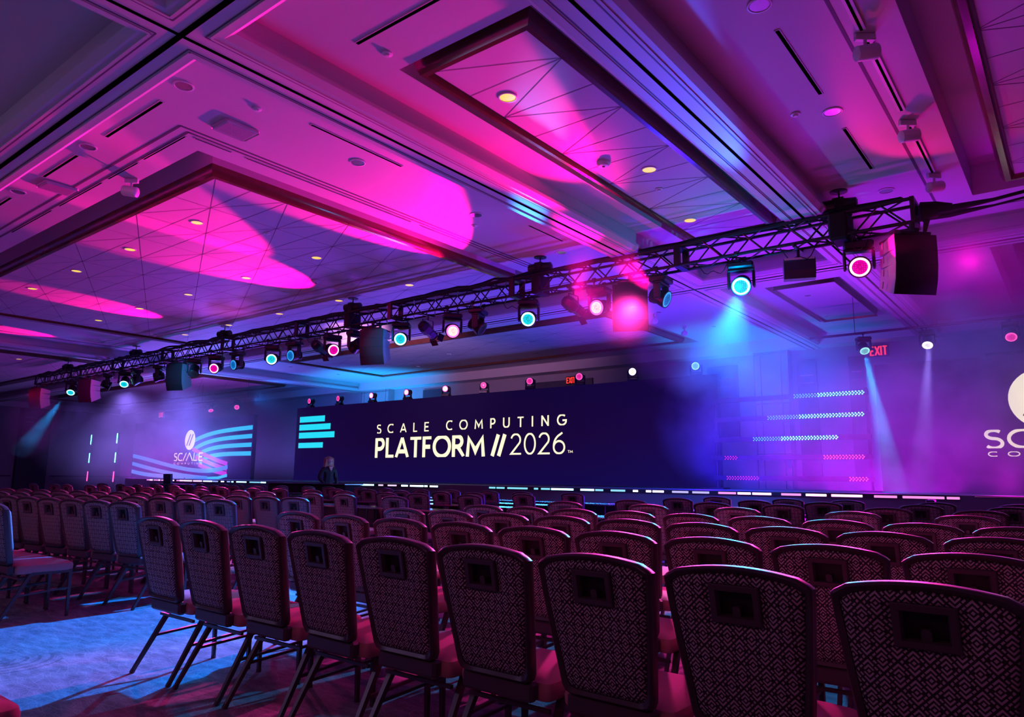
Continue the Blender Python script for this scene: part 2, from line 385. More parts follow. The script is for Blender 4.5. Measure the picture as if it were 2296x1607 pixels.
for bi, (bay, ch, gap, tw) in enumerate(bays):
    frame_rect(bc, bay, ch, Z1)
    wall_rect(bc, ch, Z1, Z1+REC)
    inner = inset(ch, gap)
    frame_rect(bc, inset(ch, -.001), inset(inner, -.01), Z1+REC)
    frame_rect(bc, inset(inner, -.011), inset(inner, .05), Z1+REC)
    # rounded wood moulding hanging round the field
    prof = [(0, .10), (-.0, .06), (.02, .0), (tw*.35, -.045), (tw*.75, -.05), (tw, -.015), (tw+.006, .02)]
    L = []
    for d, z in prof:
        x0, x1, y0, y1 = inset(inner, d); L.append([(x0, y0, Z1+z), (x1, y0, Z1+z), (x1, y1, Z1+z), (x0, y1, Z1+z)])
    wood.loops(L)
    wall_rect(bc, inner, Z1+.10, Z1+REC)
    fr = inset(inner, tw)
    pan.add([(fr[0], fr[2], Z1), (fr[1], fr[2], Z1), (fr[1], fr[3], Z1), (fr[0], fr[3], Z1)], [(0, 1, 2, 3)])
    # panel joints
    def ln(p, q, w=.009):
        p = Vector((*p, Z1-.002)); q = Vector((*q, Z1-.002)); d = (q-p).normalized(); s = Vector((-d.y, d.x, 0))*w/2
        lines.add([p-s, p+s, q+s, q-s], [(0, 1, 2, 3)])
    def clip(p, q):
        (x0, y0), (x1, y1) = p, q; t0, t1 = 0, 1
        for pp, qq in ((-(x1-x0), x0-fr[0]), ((x1-x0), fr[1]-x0), (-(y1-y0), y0-fr[2]), ((y1-y0), fr[3]-y0)):
            if abs(pp) < 1e-9:
                if qq < 0: return
                continue
            t = qq/pp
            if pp < 0: t0 = max(t0, t)
            else: t1 = min(t1, t)
        if t0 < t1-1e-4: ln((x0+t0*(x1-x0), y0+t0*(y1-y0)), (x0+t1*(x1-x0), y0+t1*(y1-y0)))
    if bi in (5,): continue
    small = (fr[1]-fr[0]) < 2
    if small:
        y = fr[2]+.55; k = 0
        xa, xb = fr[0], fr[1]
        while y < fr[3]+1:
            clip((xb, y), (xa, y-.55)); clip((xb, y), (xa, y)); clip((xb, y), (xa, y+.55))
            clip((xa, y+.55), (xb, y+.55)); y += 1.1
    else:
        px, py = 1.103, .545; nx = int((fr[1]-fr[0])/px)+2; ny = int((fr[3]-fr[2])/py)+2
        for j in range(-2*nx, ny+2*nx):
            y = fr[2]+j*py
            if j % 2 == 0: clip((fr[1], y), (fr[1]-nx*px, y+nx*py)); clip((fr[1], y), (fr[1]-nx*px, y-nx*py))
            if 0 < j < ny: clip((fr[1], y), (fr[0], y))
        for i in range(1, nx, 1):
            clip((fr[1]-i*px, fr[2]), (fr[1]-i*px, fr[3]))
struct(bc.build('ceiling', M_ceil)); struct(pan.build('ceiling_2', M_ceil)); struct(lines.build('trim_3', M_groove)); struct(wood.build('trim_4', M_wood, smooth=True))

# fine reveals round the soffits of the big bays
b = MB()
for (x0, x1, y0, y1) in [(-23.0, -7.52, 3.55, 11.55), (-22.9, -7.60, 3.68, 11.45)]:
    w = .014
    for (a0, a1, c0, c1) in ((x0, x1, y0-w, y0+w), (x0, x1, y1-w, y1+w), (x0-w, x0+w, y0, y1), (x1-w, x1+w, y0, y1)):
        b.box(a0, a1, c0, c1, Z1-.004, Z1+.01)
b.box(-1.30, -1.27, 3.0, 11.6, Z1-.004, Z1+.01); b.box(-1.30, 6.8, 11.57, 11.6, Z1-.004, Z1+.01)
struct(b.build('trim_5', M_groove))

# walls
b = MB(); b.box(XW0, XW1, YF, YF+.3, 0, Z1+.3); struct(b.build('wall_far', M_wall))
b = MB(); b.box(XW0-.3, XW0, -4, YF+.3, 0, Z1+.3); struct(b.build('wall_left', M_wall))
b = MB()
b.box(XW0, XW0+.05, -4, 14.3, .95, 1.03); b.box(XW0, XW0+.05, 16.2, YF, .95, 1.03); b.box(XW0, -40, YF-.05, YF, .95, 1.03)
struct(b.build('trim_6', M_groove))
b = MB(); b.box(XW0, XW1, YF-.02, YF, 0, .15); struct(b.build('baseboard_far', M_wood))
# dull high recesses in the far wall
b = MB()
for (x0, x1, z0, z1) in [(-14.9, -12.4, 2.6, 4.45), (-20.2, -18.8, 2.6, 4.55), (-5.9, -5.4, 1.2, 4.4), (-8.45, -7.55, 2.4, 4.45), (-4.6, -4.2, 1.2, 4.4), (-1.6, -.8, 1.2, 4.2)]:
    b.box(x0, x1, YF-.06, YF-.005, z0, z1, 0)
    b.box(x0+.08, x1-.08, YF-.075, YF-.06, z1-.42, z1-.39, 1); b.box(x0+.08, x1-.08, YF-.075, YF-.06, z1-.62, z1-.60, 1)
struct(b.build('trim_7', [plain('dark_panel', (.06, .05, .08), .35), M_chrome]))
# pilasters with bright line inlays
def pilaster(x0, x1, k):
    b = MB(); b.box(x0, x1, YF-.3, YF, 0, Z0+.28, 0)
    y = YF-.31
    for z in (Z0+.1, Z0-.08, 3.42, 3.26, 1.9, 1.75): b.box(x0, x1, y, y+.012, z-.011, z+.011, 1)
    for x in (x0+.02, x0+.2, x1-.2, x1-.02): b.box(x-.011, x+.011, y-.001, y+.012, 0, Z0+.25, 1)
    struct(b.build('trim_%d' % k, [M_wall, M_chrome]))
pilaster(-7.0, -6.05, 8); pilaster(-23.6, -21.9, 9)
b = MB(); b.box(XW0, XW0+.35, 14.4, 15.9, 0, Z0-.0); b.box(XW0+.34, XW0+.36, 14.6, 15.0, 3.9, 3.95, 1); b.box(XW0+.34, XW0+.36, 14.6, 15.0, 4.15, 4.2, 1)
struct(b.build('trim_10', [plain('dark_pier', (.05, .045, .07), .6), M_chrome]))

# ------------------------------------------------------------------ ceiling fittings
def proto_downlight(lit):
    r = bpy.data.objects.new('ceiling_downlight', None); COL.objects.link(r)
    b = MB(); b.lathe([(.078, 0.002), (.098, 0.002), (.1, -.004), (.098, -.010), (.085, -.012), (.078, 0.0)], 28); b.build('trim_ring', M_white, r, True)
    b = MB()
    if lit: b.lathe([(.0005, -.004), (.082, -.006), (.0005, -.008)], 28); b.build('lamp_disc', M_gold, r)
    else:
        b.lathe([(.079, .001), (.07, .03), (.045, .05), (.0005, .055)], 28)
        b.build('reflector', M_refl, r, True, loc=(0, 0, -.007)).scale = (1, 1, .12)
    return r
DLu, DLl = proto_downlight(False), proto_downlight(True); used = set()
def place(proto, name, loc, label, cat, group=None, rz=0, scale=1):
    if proto.name not in used: o = proto; used.add(proto.name)
    else: o = copy_tree(proto)
    o.location = loc; o.rotation_euler = (0, 0, rz); o.scale = (scale,)*3
    return tag(o, label, cat, group)
ORD = ['first', 'second', 'third', 'fourth', 'fifth', 'sixth', 'seventh', 'eighth', 'ninth', 'tenth', 'eleventh', 'twelfth', 'thirteenth', 'fourteenth', 'fifteenth', 'sixteenth', 'seventeenth', 'eighteenth']
NEAR = ['nearest', 'second', 'third', 'fourth', 'fifth']
def ordn(i): return ORD[i]
# yellow lit lamps in the big panel field: rows go away from the camera, columns to the left
for j, y in enumerate((5.27, 7.48, 9.73)):
    for i in range(5):
        place(DLl, 'ceiling_downlight', (-10.34-2.22*i, y, Z1), 'glowing yellow ceiling downlight, %s from right, %s row of the big field' % (ordn(i), ['nearest', 'middle', 'farthest'][j]), 'ceiling light', 'yellow downlights in the large panel field')
for i, (x, y) in enumerate([(-4.25, 5.26), (-3.92, 7.67), (-4.27, 9.63)]):
    place(DLl, 'ceiling_downlight', (x, y, Z1), 'glowing yellow ceiling downlight in the narrow panel strip, %s of three' % ['nearest', 'middle', 'farthest'][i], 'ceiling light', 'yellow downlights in the narrow panel strip')
for i, (x, y) in enumerate([(-28.2, 8.6), (-30.4, 8.6)]):
    place(DLl, 'ceiling_downlight', (x, y, Z1), 'small yellow ceiling downlight at the far left beyond the partition track, %s one' % ['right', 'left'][i], 'ceiling light')
for i, y in enumerate((3.15, 5.35, 7.57, 9.78)):
    place(DLu, 'ceiling_downlight', (-6.68, y, Z1), 'unlit silver ceiling downlight right of the big panel field, %s from the camera' % ordn(i), 'ceiling light', 'unlit downlights beside the panel field')
for i, x in enumerate((-8.91, -11.17, -13.4)):
    place(DLu, 'ceiling_downlight', (x, 3.15, Z1), 'unlit silver ceiling downlight in the soffit before the big panel field, %s from the right' % ordn(i+1), 'ceiling light', 'unlit downlights before the panel field')
for i, y in enumerate((5.37, 7.53, 10.13)):
    place(DLu, 'ceiling_downlight', (-1.73, y, Z1), 'unlit ceiling downlight with bright ring in the right-hand bay, %s' % ['nearest at the top edge', 'middle one', 'behind the truss tower'][i], 'ceiling light')
for i, (x, y) in enumerate([(-22.0, 6.2), (-22.0, 8.6), (-4.2, 15.2), (-4.4, 17.4), (-10.6, 13.1), (-13.5, 13.1), (-17.9, 13.1), (-12.2, 16.1), (-15.4, 16.3), (-17.6, 15.0), (-21.9, 15.0), (-22.0, 17.2), (-7.4, 14.8), (-7.0, 17.0), (-18.0, 17.5)]):
    w = ['in the soffit left of the big field, nearer one', 'in the soffit left of the big field, farther one', 'in the small plain tray behind the truss, nearer one', 'in the small plain tray behind the truss, farther one',
         'behind the truss above the pink lamp', 'behind the truss left of the pink lamp', 'behind the truss over the left of the screen', 'in the far panel field over the screen middle', 'in the far panel field left of the screen middle',
         'in the far panel field over the screen lettering', 'in the blue lit soffit left of the far field, nearer one', 'in the blue lit soffit left of the far field, farther one', 'in the blue ceiling before the right pilaster', 'beside the right pilaster top', 'in the far panel field near the left pilaster'][i]
    place(DLu, 'ceiling_downlight', (x, y, Z1), 'small unlit ceiling downlight ' + w, 'ceiling light', None, 0, .8)
# slot diffusers
def slot(x0, x1, y0, y1, label, z=Z1):
    b = MB(); b.box(x0, x1, y0, y1, z-.006, z+.004, 0)
    w = .008
    for (a, c, d, e) in ((x0-w, x1+w, y0-w, y0), (x0-w, x1+w, y1, y1+w), (x0-w, x0, y0, y1), (x1, x1+w, y0, y1)): b.box(a, c, d, e, z-.007, z+.002, 1)
    o = b.build('slot_diffuser', [M_track, M_ceil]); tag(o, label, 'air vent', 'black slot diffusers in the ceiling')
for i, (x0, x1, lab) in enumerate([(-8.46, -7.16, 'nearest the track crossing'), (-10.31, -9.26, 'second from the track crossing'), (-12.6, -11.5, 'at the left picture edge')]):
    slot(x0, x1, 3.15, 3.185, 'black linear slot diffuser in the near soffit, '+lab)
slot(-6.345, -6.315, 4.41, 5.75, 'long thin black slot diffuser right of the big panel field')
slot(-6.345, -6.315, 8.4, 9.3, 'thin slot diffuser behind the nearest truss motor')
slot(-4.75, -3.3, 3.715, 3.75, 'black slot diffuser at the top edge before the narrow panel strip')
slot(-1.745, -1.71, 5.79, 7.09, 'black slot diffuser in the right bay between two ringed downlights')
slot(-1.745, -1.71, 7.99, 9.28, 'black slot diffuser in the right bay before the truss tower')
# short slots inside the reveal
for i, (x0, x1) in enumerate([(-8.72, -7.72), (-9.7, -8.88), (-11.3, -9.9), (-13.2, -11.6)]):
    slot(x0, x1, 3.70, 3.72, 'thin black slot along the soffit reveal, %s from the corner' % ordn(i))
for i, (y0, y1) in enumerate([(3.8, 4.25), (4.45, 7.2), (7.4, 10.6)]):
    slot(-7.68, -7.66, y0, y1, 'thin dark slot along the right side of the panel reveal, %s one' % ['short near', 'long middle', 'long far'][i])
# square return grilles
for i, (x, y, lab) in enumerate([(-7.09, 3.96, 'large one near the track crossing'), (-10.55, 3.42, 'one near the left edge')]):
    b = MB(); b.bbox(-.17, .17, -.21, .21, -.035, 0, .03, 0); b.box(-.13, .13, -.17, .17, -.037, -.03, 1)
    o = b.build('ceiling_speaker_grille', [M_ceil, plain('grille_mesh', (.28, .25, .32), .6, 0, .5, .4, 60)], loc=(x, y, Z1))
    tag(o, 'square white ceiling grille, '+lab, 'ceiling grille')
for i, (x, y, lab) in enumerate([(-6.5, 3.85, 'beside the square grille'), (-4.65, 4.0, 'before the narrow panel strip'), (-7.0, 7.9, 'in the pink lit soffit'), (-2.05, 7.35, 'in the right bay left of a downlight'), (-9.9, 6.2, 'on a triangle panel right of the first yellow lamp'), (-4.1, 8.3, 'in the narrow strip below the smoke detector')]):
    b = MB(); b.lathe([(.05, 0), (.05, -.012), (.028, -.018), (.022, -.03), (.0005, -.032)], 20)
    tag(b.build('sprinkler_cap', M_white, None, True, loc=(x, y, Z1)), 'small round sprinkler cap '+lab, 'sprinkler')
for i, (x, y, lab) in enumerate([(-4.27, 7.16, 'near one in the narrow strip'), (-11.6, 8.4, 'one between yellow lamps of the big field')]):
    r = empty('smoke_detector', (x, y, Z1), 'round white smoke detector, '+lab, 'smoke detector')
    b = MB(); b.lathe([(.085, 0), (.085, -.02), (.07, -.032), (.06, -.05), (.04, -.055), (.0005, -.056)], 24); b.build('housing', M_white, r, True)
    b = MB(); b.lathe([(.02, -.056), (.012, -.066), (.0005, -.066)], 12); b.build('sensor', M_handle, r, True)
# track lights on the reveal
def track_light(x, y, rz, label, tilt=80, sc=1):
    r = empty('track_light', (x, y, Z1), label, 'spotlight', rz+pi); r.scale = (sc,)*3
    b = MB(); b.bbox(-.02, .02, -.07, .07, -.05, 0, .005); b.tube([(0, 0, -.05), (0, 0, -.11)], .012, 8); b.build('adapter', M_white, r)
    T = Matrix.Translation((0, 0, -.14)) @ Matrix.Rotation(radians(tilt), 4, 'X')
    b = MB(); b.lathe([(.045, -.07), (.052, -.065), (.055, .07), (.052, .08), (.047, .08), (.046, .05)], 22, 0, T); b.build('lamp_housing', M_white, r, True)
    b = MB(); b.lathe([(.0465, .06), (.0005, .06)], 22, 0, T); b.build('lens', M_track, r)
for (x, y, rz, lab) in [(-1.15, 6.3, -.9, 'upper of three white cylinder track spotlights in the right bay'), (-1.15, 8.2, -.9, 'middle white cylinder track spotlight in the right bay, with box adapter'), (-1.15, 9.9, -.8, 'bluish lit track spotlight in the right bay near the truss end'),
                        (-9.45, 3.9, 2.2, 'pink lit track spotlight on the near soffit of the large field'), (-7.55, 14.9, .6, 'track spotlight on the blue soffit behind the pink speaker, nearer one'), (-7.6, 16.6, .6, 'track spotlight on the blue soffit behind the pink speaker, farther one')]:
    track_light(x, y, rz, lab, sc=1.25)
for (x, y0, y1, lab) in [(-1.15, 4.6, 6.2, 'upper'), (-1.15, 6.4, 7.9, 'middle'), (-1.15, 8.3, 9.8, 'lower')]:
    b = MB(); b.box(x-.035, x+.035, y0, y1, Z1-.02, Z1, 0); b.box(x-.012, x+.012, y0, y1, Z1-.022, Z1-.018, 1)
    tag(b.build('lighting_track', [M_white, M_track]), 'white lighting track with black slot in the right bay, %s length' % lab, 'lighting track')

# ------------------------------------------------------------------ chairs
def build_chair():
    r = bpy.data.objects.new('banquet_chair', None); COL.objects.link(r)
    ZB, ZT = .445, .94
    def yb(z): return -.195-(z-ZB)*.21
    def outline(ins, n_top=14, n_side=7):
        wB, wT = .182-ins, .228-ins; P = []
        zt, zb = .918-ins, ZB+ins; rise = .027
        rad = .022-ins*.4
        # top arch left->right
        for i in range(n_top+1):
            t = -1+2*i/n_top; x = t*(wT-rad*.5); P.append((x, zt+rise*(1-t*t)-(.010 if abs(t) > .99 else 0)))
        P.append((wT, zt-rad*.9))
        for i in range(1, n_side):
            t = i/n_side; P.append((wT+(wB-wT)*t**1.15, (zt-rad*.9)*(1-t)+(zb+.03)*t))
        P.append((wB, zb+.03)); P.append((wB-.012, zb+.008)); P.append((wB-.035, zb))
        for i in range(1, 6): P.append(((wB-.035)*(1-2*i/6), zb))
        P.append((-wB+.035, zb)); P.append((-wB+.012, zb+.008)); P.append((-wB, zb+.03))
        for i in range(n_side-1, 0, -1):
            t = i/n_side; P.append((-(wT+(wB-wT)*t**1.15), (zt-rad*.9)*(1-t)+(zb+.03)*t))
        P.append((-wT, zt-rad*.9))
        return P
    O, I = outline(0), outline(.022)
    def lp(P, off): return [(x, yb(z)+off, z) for x, z in P]
    mid = outline(.008)
    b = MB(); L = [lp(I, -.010), lp(mid, -.020), lp(outline(.003), -.016), lp(O, -.008), lp(O, .022), lp(outline(.004), .030), lp(I, .030)]
    b.loops(L); b.build('back_frame', M_frame, r, True)
    # fabric rear, pulled tight round the moulded handle
    hx, hz, cz = .077, .058, .832
    ctr = Vector((0, cz))
    def hole(P, fx, fz):
        out = []
        for x, z in P:
            dx, dz = x, z-cz; k = max(abs(dx)/fx, abs(dz)/fz); out.append((dx/k, cz+dz/k))
        return out
    H = hole(I, hx-.006, hz-.006)
    L = []; UV = []
    for t, off in ((0, -.006), (.12, -.012), (.3, -.022), (.6, -.024), (.88, -.019), (.97, -.012), (1, -.004)):
        ring = [(h[0]+(i[0]-h[0])*t, h[1]+(i[1]-h[1])*t) for h, i in zip(H, I)]
        L.append([(x, yb(z)+off, z) for x, z in ring]); UV += ring
    b = MB(); b.loops(L, uvs=UV); b.build('back_panel', M_fab, r, True)
    L = []
    for t, off in ((1, .028), (.96, .045), (.8, .058), (.3, .062), (.05, .062)):
        ring = [(h[0]+(i[0]-h[0])*t, h[1]+(i[1]-h[1])*t) for h, i in zip(hole(I, .02, .02), I)]
        L.append([(x, yb(z)+off, z) for x, z in ring])
    b = MB(); b.loops(L, cap1=True); b.build('back_cushion', M_seat, r, True)
    # handle
    y0 = yb(cz)
    def hp(x, z, off): return (x, yb(z)+off, z)
    def rect(ax, az, off, up=0): return [hp(-ax, cz-az+up, off), hp(ax, cz-az+up, off), hp(ax, cz+az+up, off), hp(-ax, cz+az+up, off)]
    h = bpy.data.objects.new('handle', None)
    b = MB(); b.loops([rect(hx, hz, -.002), rect(hx, hz, -.022), rect(hx-.004, hz-.004, -.026), rect(hx-.020, hz-.019, -.025), rect(hx-.026, hz-.023, -.008), rect(hx-.026, hz-.023, .02)])
    ho = b.build('handle', M_handle, r)
    b = MB(); b.loops([rect(hx-.024, hz-.021, .012), rect(hx-.028, hz-.025, .013)], cap1=True); b.build('recess', M_hdark, ho)
    b = MB(); b.add([hp(-.012, cz-hz+.02, -.012), hp(.012, cz-hz+.02, -.012), hp(.012, cz-.012, -.014), hp(.008, cz-.006, -.014), hp(-.008, cz-.006, -.014), hp(-.012, cz-.012, -.014),
                     hp(-.012, cz-hz+.02, .012), hp(.012, cz-hz+.02, .012), hp(.012, cz-.012, .012), hp(.008, cz-.006, .012), hp(-.008, cz-.006, .012), hp(-.012, cz-.012, .012)],
                    [(0, 1, 2, 3, 4, 5), (1, 0, 6, 7), (2, 1, 7, 8), (3, 2, 8, 9), (4, 3, 9, 10), (5, 4, 10, 11), (0, 5, 11, 6)])
    b.build('latch_tab', M_handle, ho)
    # seat: rounded slab
    def sl(z, d, yo=0):
        P = []; w, y0_, y1_ = .225-d, -.155+d, .285-d
        R = .05
        for cx, cy, a0 in ((w-R, y1_-R, 0), (-w+R, y1_-R, 90), (-w+R*.5, y0_+R*.5, 180), (w-R*.5, y0_+R*.5, 270)):
            rr = R if a0 < 180 else R*.5
            for k in range(5): a = radians(a0+k*22.5); P.append((cx+rr*cos(a), cy+rr*sin(a), z+(.012 if d > .03 else 0)))
        return P
    b = MB(); b.loops([sl(.375, .012), sl(.39, .002), sl(.42, 0), sl(.44, .006), sl(.452, .025), sl(.455, .07)], cap0=True, cap1=True); b.build('seat', M_seat, r, True)
    b = MB(); b.bbox(-.175, .175, -.200, -.150, .375, .447, .012); b.build('seat_apron', M_handle, r)
    for s in (-1, 1):
        x = s*.205
        b = MB(); b.tube([(x, .255, .385), (x, .262, .02)], [.019, .014], 4, 0, True); b.tube([(x, .262, .02), (x, .262, 0)], .0155, 8, 1); b.build('leg', [M_frame, M_handle], r)
        b = MB(); b.tube([(x, -.02, .375), (x, -.05, .36), (x*1.03, -.085, .30), (x*1.1, -.245, .02)], [.019, .019, .018, .014], 4, 0, True); b.tube([(x*1.1, -.245, .02), (x*1.1, -.256, 0)], .0155, 8, 1); b.build('leg', [M_frame, M_handle], r)
        b = MB(); b.tube([(x, .262, .375), (x, -.03, .372)], .018, 4, 0, True); b.build('side_rail', M_frame, r)
        b = MB(); b.tube([(x, .258, .235), (x*1.05, -.135, .205)], .010, 4, 0, True); b.build('stretcher', M_frame, r)
    b = MB(); b.tube([(-.20, -.115, .335), (.20, -.115, .335)], .011, 4, 0, True); b.tube([(-.2, .2, .37), (.2, .2, .37)], .012, 4, 0, True); b.build('cross_bar', M_frame, r)
    return r
CH = build_chair()
KIDS[CH.name] = list(CH.children)
def tree(o): return [(c, tree(c)) for c in o.children]
CT = tree(CH)
def dup_chair():
    c = CH.copy(); COL.objects.link(c)
    def rec(T, p):
        for o, sub in T:
            k = o.copy(); COL.objects.link(k); k.parent = p; rec(sub, k)
    rec(CT, c); return c
first = [True]; placed = []
def chair(x, y, rz, label, group):
    # x, y is where the crown of the back stands
    for (px, py) in placed:
        if hypot(px-x, py-y) < .3: return
    placed.append((x, y))
    o = CH if first[0] else dup_chair(); first[0] = False
    ox, oy = Vector((0, .30)).rotated if False else (-.30*sin(rz), .30*cos(rz))
    o.location = (x+ox, y+oy, 0); o.rotation_euler = (0, 0, rz)
    tag(o, label, 'chair', group)
from_aisle = lambda i: ORD[i]
XA = [-4.45, -3.93, -3.40, -2.88, -2.36, -1.86, -1.36, -.86, -.36]
R_rows = [(2.17, XA, 'nearest'), (3.17, [x-.0 for x in XA], 'second'), (4.2, XA, 'third'), (5.28, [-4.51, -3.99, -3.49, -2.95, -2.42, -1.89, -1.36, -.85, -.35], 'fourth')]
for y, X, nm in R_rows:
    for i, x in enumerate(X):
        chair(x, y, random.uniform(-.02, .02), 'diamond-weave banquet chair, %s from the aisle in the %s row of the right block' % (ORD[i], nm), 'chairs in the close rows of the right block')
for y, X, nm in [(6.85, (-4.64, -3.6, -2.66, -1.63, -.78, .3), 'fifth'), (8.2, (-4.55, -3.48, -2.66, -1.62, -.82, .2), 'sixth'), (9.6, (-4.58, -3.48, -2.62, -1.54, -.67, .3), 'seventh'), (10.9, (-4.54, -3.46, -2.65, -1.57, -.67, .3), 'eighth')]:
    for i, x in enumerate(X):
        chair(x, y, random.uniform(-.04, .04), 'right block banquet chair, %s from aisle in the %s row, at a narrow table' % (ORD[i], nm), 'chairs at the tables of the right block')
chair(-3.02, .41, .0, 'banquet chair of which only a pink seat corner shows, bottom left picture corner', None)
# left block, rows fanned slightly toward the stage
for i, x in enumerate((-7.11, -7.58, -8.05, -8.5)):
    chair(x, 2.12, .02, 'banquet chair, %s from the aisle in the nearest row of the left block' % ORD[i], 'chairs in the left block')
def fan(x0, y0, x1, y1, n): return [(x0-.47*i, y0+(y1-y0)*min(1.4, .47*i/(x0-x1))) for i in range(n)]
for X, nm in ((fan(-6.98, 3.09, -9.6, 2.88, 7), 'second'), (fan(-7.12, 4.12, -10.3, 3.6, 10), 'third'), (fan(-7.36, 5.2, -13.5, 4.15, 15), 'fourth')):
    for i, (x, y) in enumerate(X):
        chair(x, y, .12, 'banquet chair, %s from the aisle in the %s row of the left block' % (ORD[i], nm), 'chairs in the left block')
XT = [-7.17, -8.2, -8.99, -10.06, -10.9, -12.0, -12.8, -13.9, -14.7, -15.8, -16.6, -17.7, -18.5, -19.6]
TR = [(6.6, 'nearest'), (8.1, 'second'), (9.4, 'third'), (10.75, 'farthest')]
for y, nm in TR:
    for i, x in enumerate(XT):
        chair(x+random.uniform(-.03, .03), y+random.uniform(-.04, .04), random.uniform(-.05, .09), 'reddish banquet chair left of the aisle, %s from aisle, %s table row' % (ORD[i], nm), 'chairs at the tables left of the aisle')

# ------------------------------------------------------------------ narrow tables
def table(x0, x1, y, label, group):
    r = empty('classroom_table', ((x0+x1)/2, y, 0), label, 'table', 0, group); w = (x1-x0)/2
    b = MB(); b.bbox(-w, w, -.23, .23, .72, .745, .004); b.build('tabletop', M_table, r)
    b = MB(); b.box(-w+.08, w-.08, .17, .185, .32, .72); b.build('modesty_panel', M_blackp, r)
    for s in (-1, 1):
        b = MB(); b.tube([(s*(w-.12), -.2, 0), (s*(w-.12), -.16, .72)], .014); b.tube([(s*(w-.12), .2, 0), (s*(w-.12), .16, .72)], .014); b.tube([(s*(w-.12), -.19, .12), (s*(w-.12), .19, .12)], .012)
        b.build('leg', M_black, r)
for y, nm in TR:
    for k in range(7):
        xc = (XT[2*k]+XT[2*k+1])/2
        table(xc-.93, xc+.93, y+1.02-.16, 'black narrow table left of the aisle, %s from the aisle in the %s table row' % (ORD[k], nm), 'narrow black tables left of the aisle')
for y, nm in [(6.85, 'nearest'), (8.2, 'second'), (9.6, 'third'), (10.9, 'farthest')]:
    for k, xc in enumerate((-4.1, -2.15, -.2)):
        table(xc-.93, xc+.93, y+.86, 'black narrow table in the right block, %s from the aisle in the %s table row' % (ORD[k], nm), 'narrow black tables of the right block')

# ------------------------------------------------------------------ stage
STZ = 1.0; SF = 13.5
b = MB(); b.box(-30.5, 4.0, SF, 17.2, 0, STZ)
st = b.build('stage', plain('stage_black', (.09, .09, .10), .6)); tag(st, 'long black stage platform across the front of the room below the screens', 'stage')
b = MB(); b.box(-1.4, 4.0, SF-.012, SF+.01, STZ-.02, STZ-.008); b.build('edge_trim', M_chrome, st)
# LED edge strips, broken into bright dashes
def strip(x0, x1, label, cols, seed):
    rnd = random.Random(seed); r = empty('led_edge_strip', ((x0+x1)/2, SF-.03, STZ-.045), label, 'light strip')
    xc = (x0+x1)/2
    b = MB(); b.box(x0-xc, x1-xc, 0, .03, -.03, .03); b.build('channel', M_blackp, r)
    x = x0; on = []; dim = []
    while x < x1-.08:
        L = rnd.choice([.12, .2, .25, .35, .5, .6]); L = min(L, x1-x)
        (on if rnd.random() < .55 else dim).append((x, x+L)); x += L+rnd.choice([.03, .08, .18])
    n = max(1, len(cols))
    for nm, seg in (('bright_pixels', on), ('dim_pixels', dim)):
        b = MB()
        for (a, c) in seg:
            t = ((a+c)/2-x0)/(x1-x0); mi = min(n-1, int(t*n)); b.bbox(a-xc, c-xc, -.006, .002, -.02, .02, .004, mi)
        if seg: b.build(nm, [emit('%s_%s' % (nm, i), c, 4.5 if nm[0] == 'b' else 1.0) for i, c in enumerate(cols)], r)
strip(-28.6, -20.6, 'pink to blue LED strip on the stage edge, left of the black desk', [(1, .35, .95), (.9, .3, 1), (.35, .45, 1), (.25, .7, 1)], 1)
strip(-16.8, -13.0, 'cyan and white LED strip on the stage edge under the lettering, left of the steps', [(.3, .8, 1), (.9, .7, 1), (.5, .8, 1)], 2)
strip(-11.3, -1.6, 'long LED strip on the stage edge right of the steps, cyan turning pink', [(.25, .8, 1), (.3, .75, 1), (.55, .5, 1), (1, .35, .95), (1, .3, .85)], 3)
for (x0, x1, c, p) in [(-28.6, -24.5, (.8, 0, .9), 51), (-24.5, -20.6, (.05, .1, 1), 68), (-16.8, -13.0, (.1, .3, 1), 17), (-11.3, -8, (.03, .25, 1), 23), (-8, -5.4, (.04, .02, 1), 102), (-5.4, -1.6, (.7, 0, .9), 80)]:
    a_ = area('strip_glow', ((x0+x1)/2, SF-.06, STZ-.03), ((x0+x1)/2, SF-3, STZ-.9), c, p, x1-x0, .04)
    area('strip_glow', ((x0+x1)/2, SF+.02, STZ+.04), ((x0+x1)/2, SF+.4, STZ+3), c, p*2.0, x1-x0, .04)
# steps
r = empty('stage_steps', (-12.15, SF-.35, 0), 'black steps up to the stage in the gap between two LED strips', 'stairs')
for i in range(4): b = MB(); b.box(-.8, .8, -.55+.25*i, .3, .2*i, .2*i+.2); b.build('step', M_blackp, r)
# black draped desk and confidence monitors
r = empty('draped_desk', (-16.4, 12.35, 0), 'black draped desk before the stage where the blonde woman stands', 'desk')
b = MB(); b.bbox(-1.95, 1.45, -.28, .28, 0.0, .96, .02); b.build('drape', M_drape, r)
b = MB(); b.bbox(-1.98, 1.48, -.31, .31, .96, .99, .005); b.build('desk_top', M_table, r)
r = empty('stage_monitor', (-24.3, 12.6, 0), 'black console cart with a small screen in silhouette against the violet strip', 'monitor')
b = MB(); b.bbox(-1.2, 1.1, -.3, .3, 0, .86, .03); b.build('cart', M_drape, r)
b = MB(); b.box(-.95, -.45, -.04, .04, .86, 1.2, 0, Matrix.Rotation(.1, 4, 'X')); b.build('screen_housing', M_blackp, r)
b = MB(); b.box(-.72, -.5, -.06, -.045, 1.08, 1.14); b.build('display', emit('display_glow', (.6, .7, 1), .8), r)
r = empty('camera_on_tripod', (-1.95, 13.1, 0), 'small black camera on a tripod silhouetted before the pink strip', 'camera')
for a in (0, 2.1, 4.2): b = MB(); b.tube([(0, 0, .8), (.25*cos(a), .25*sin(a), 0)], .012); b.build('leg', M_blackp, r)
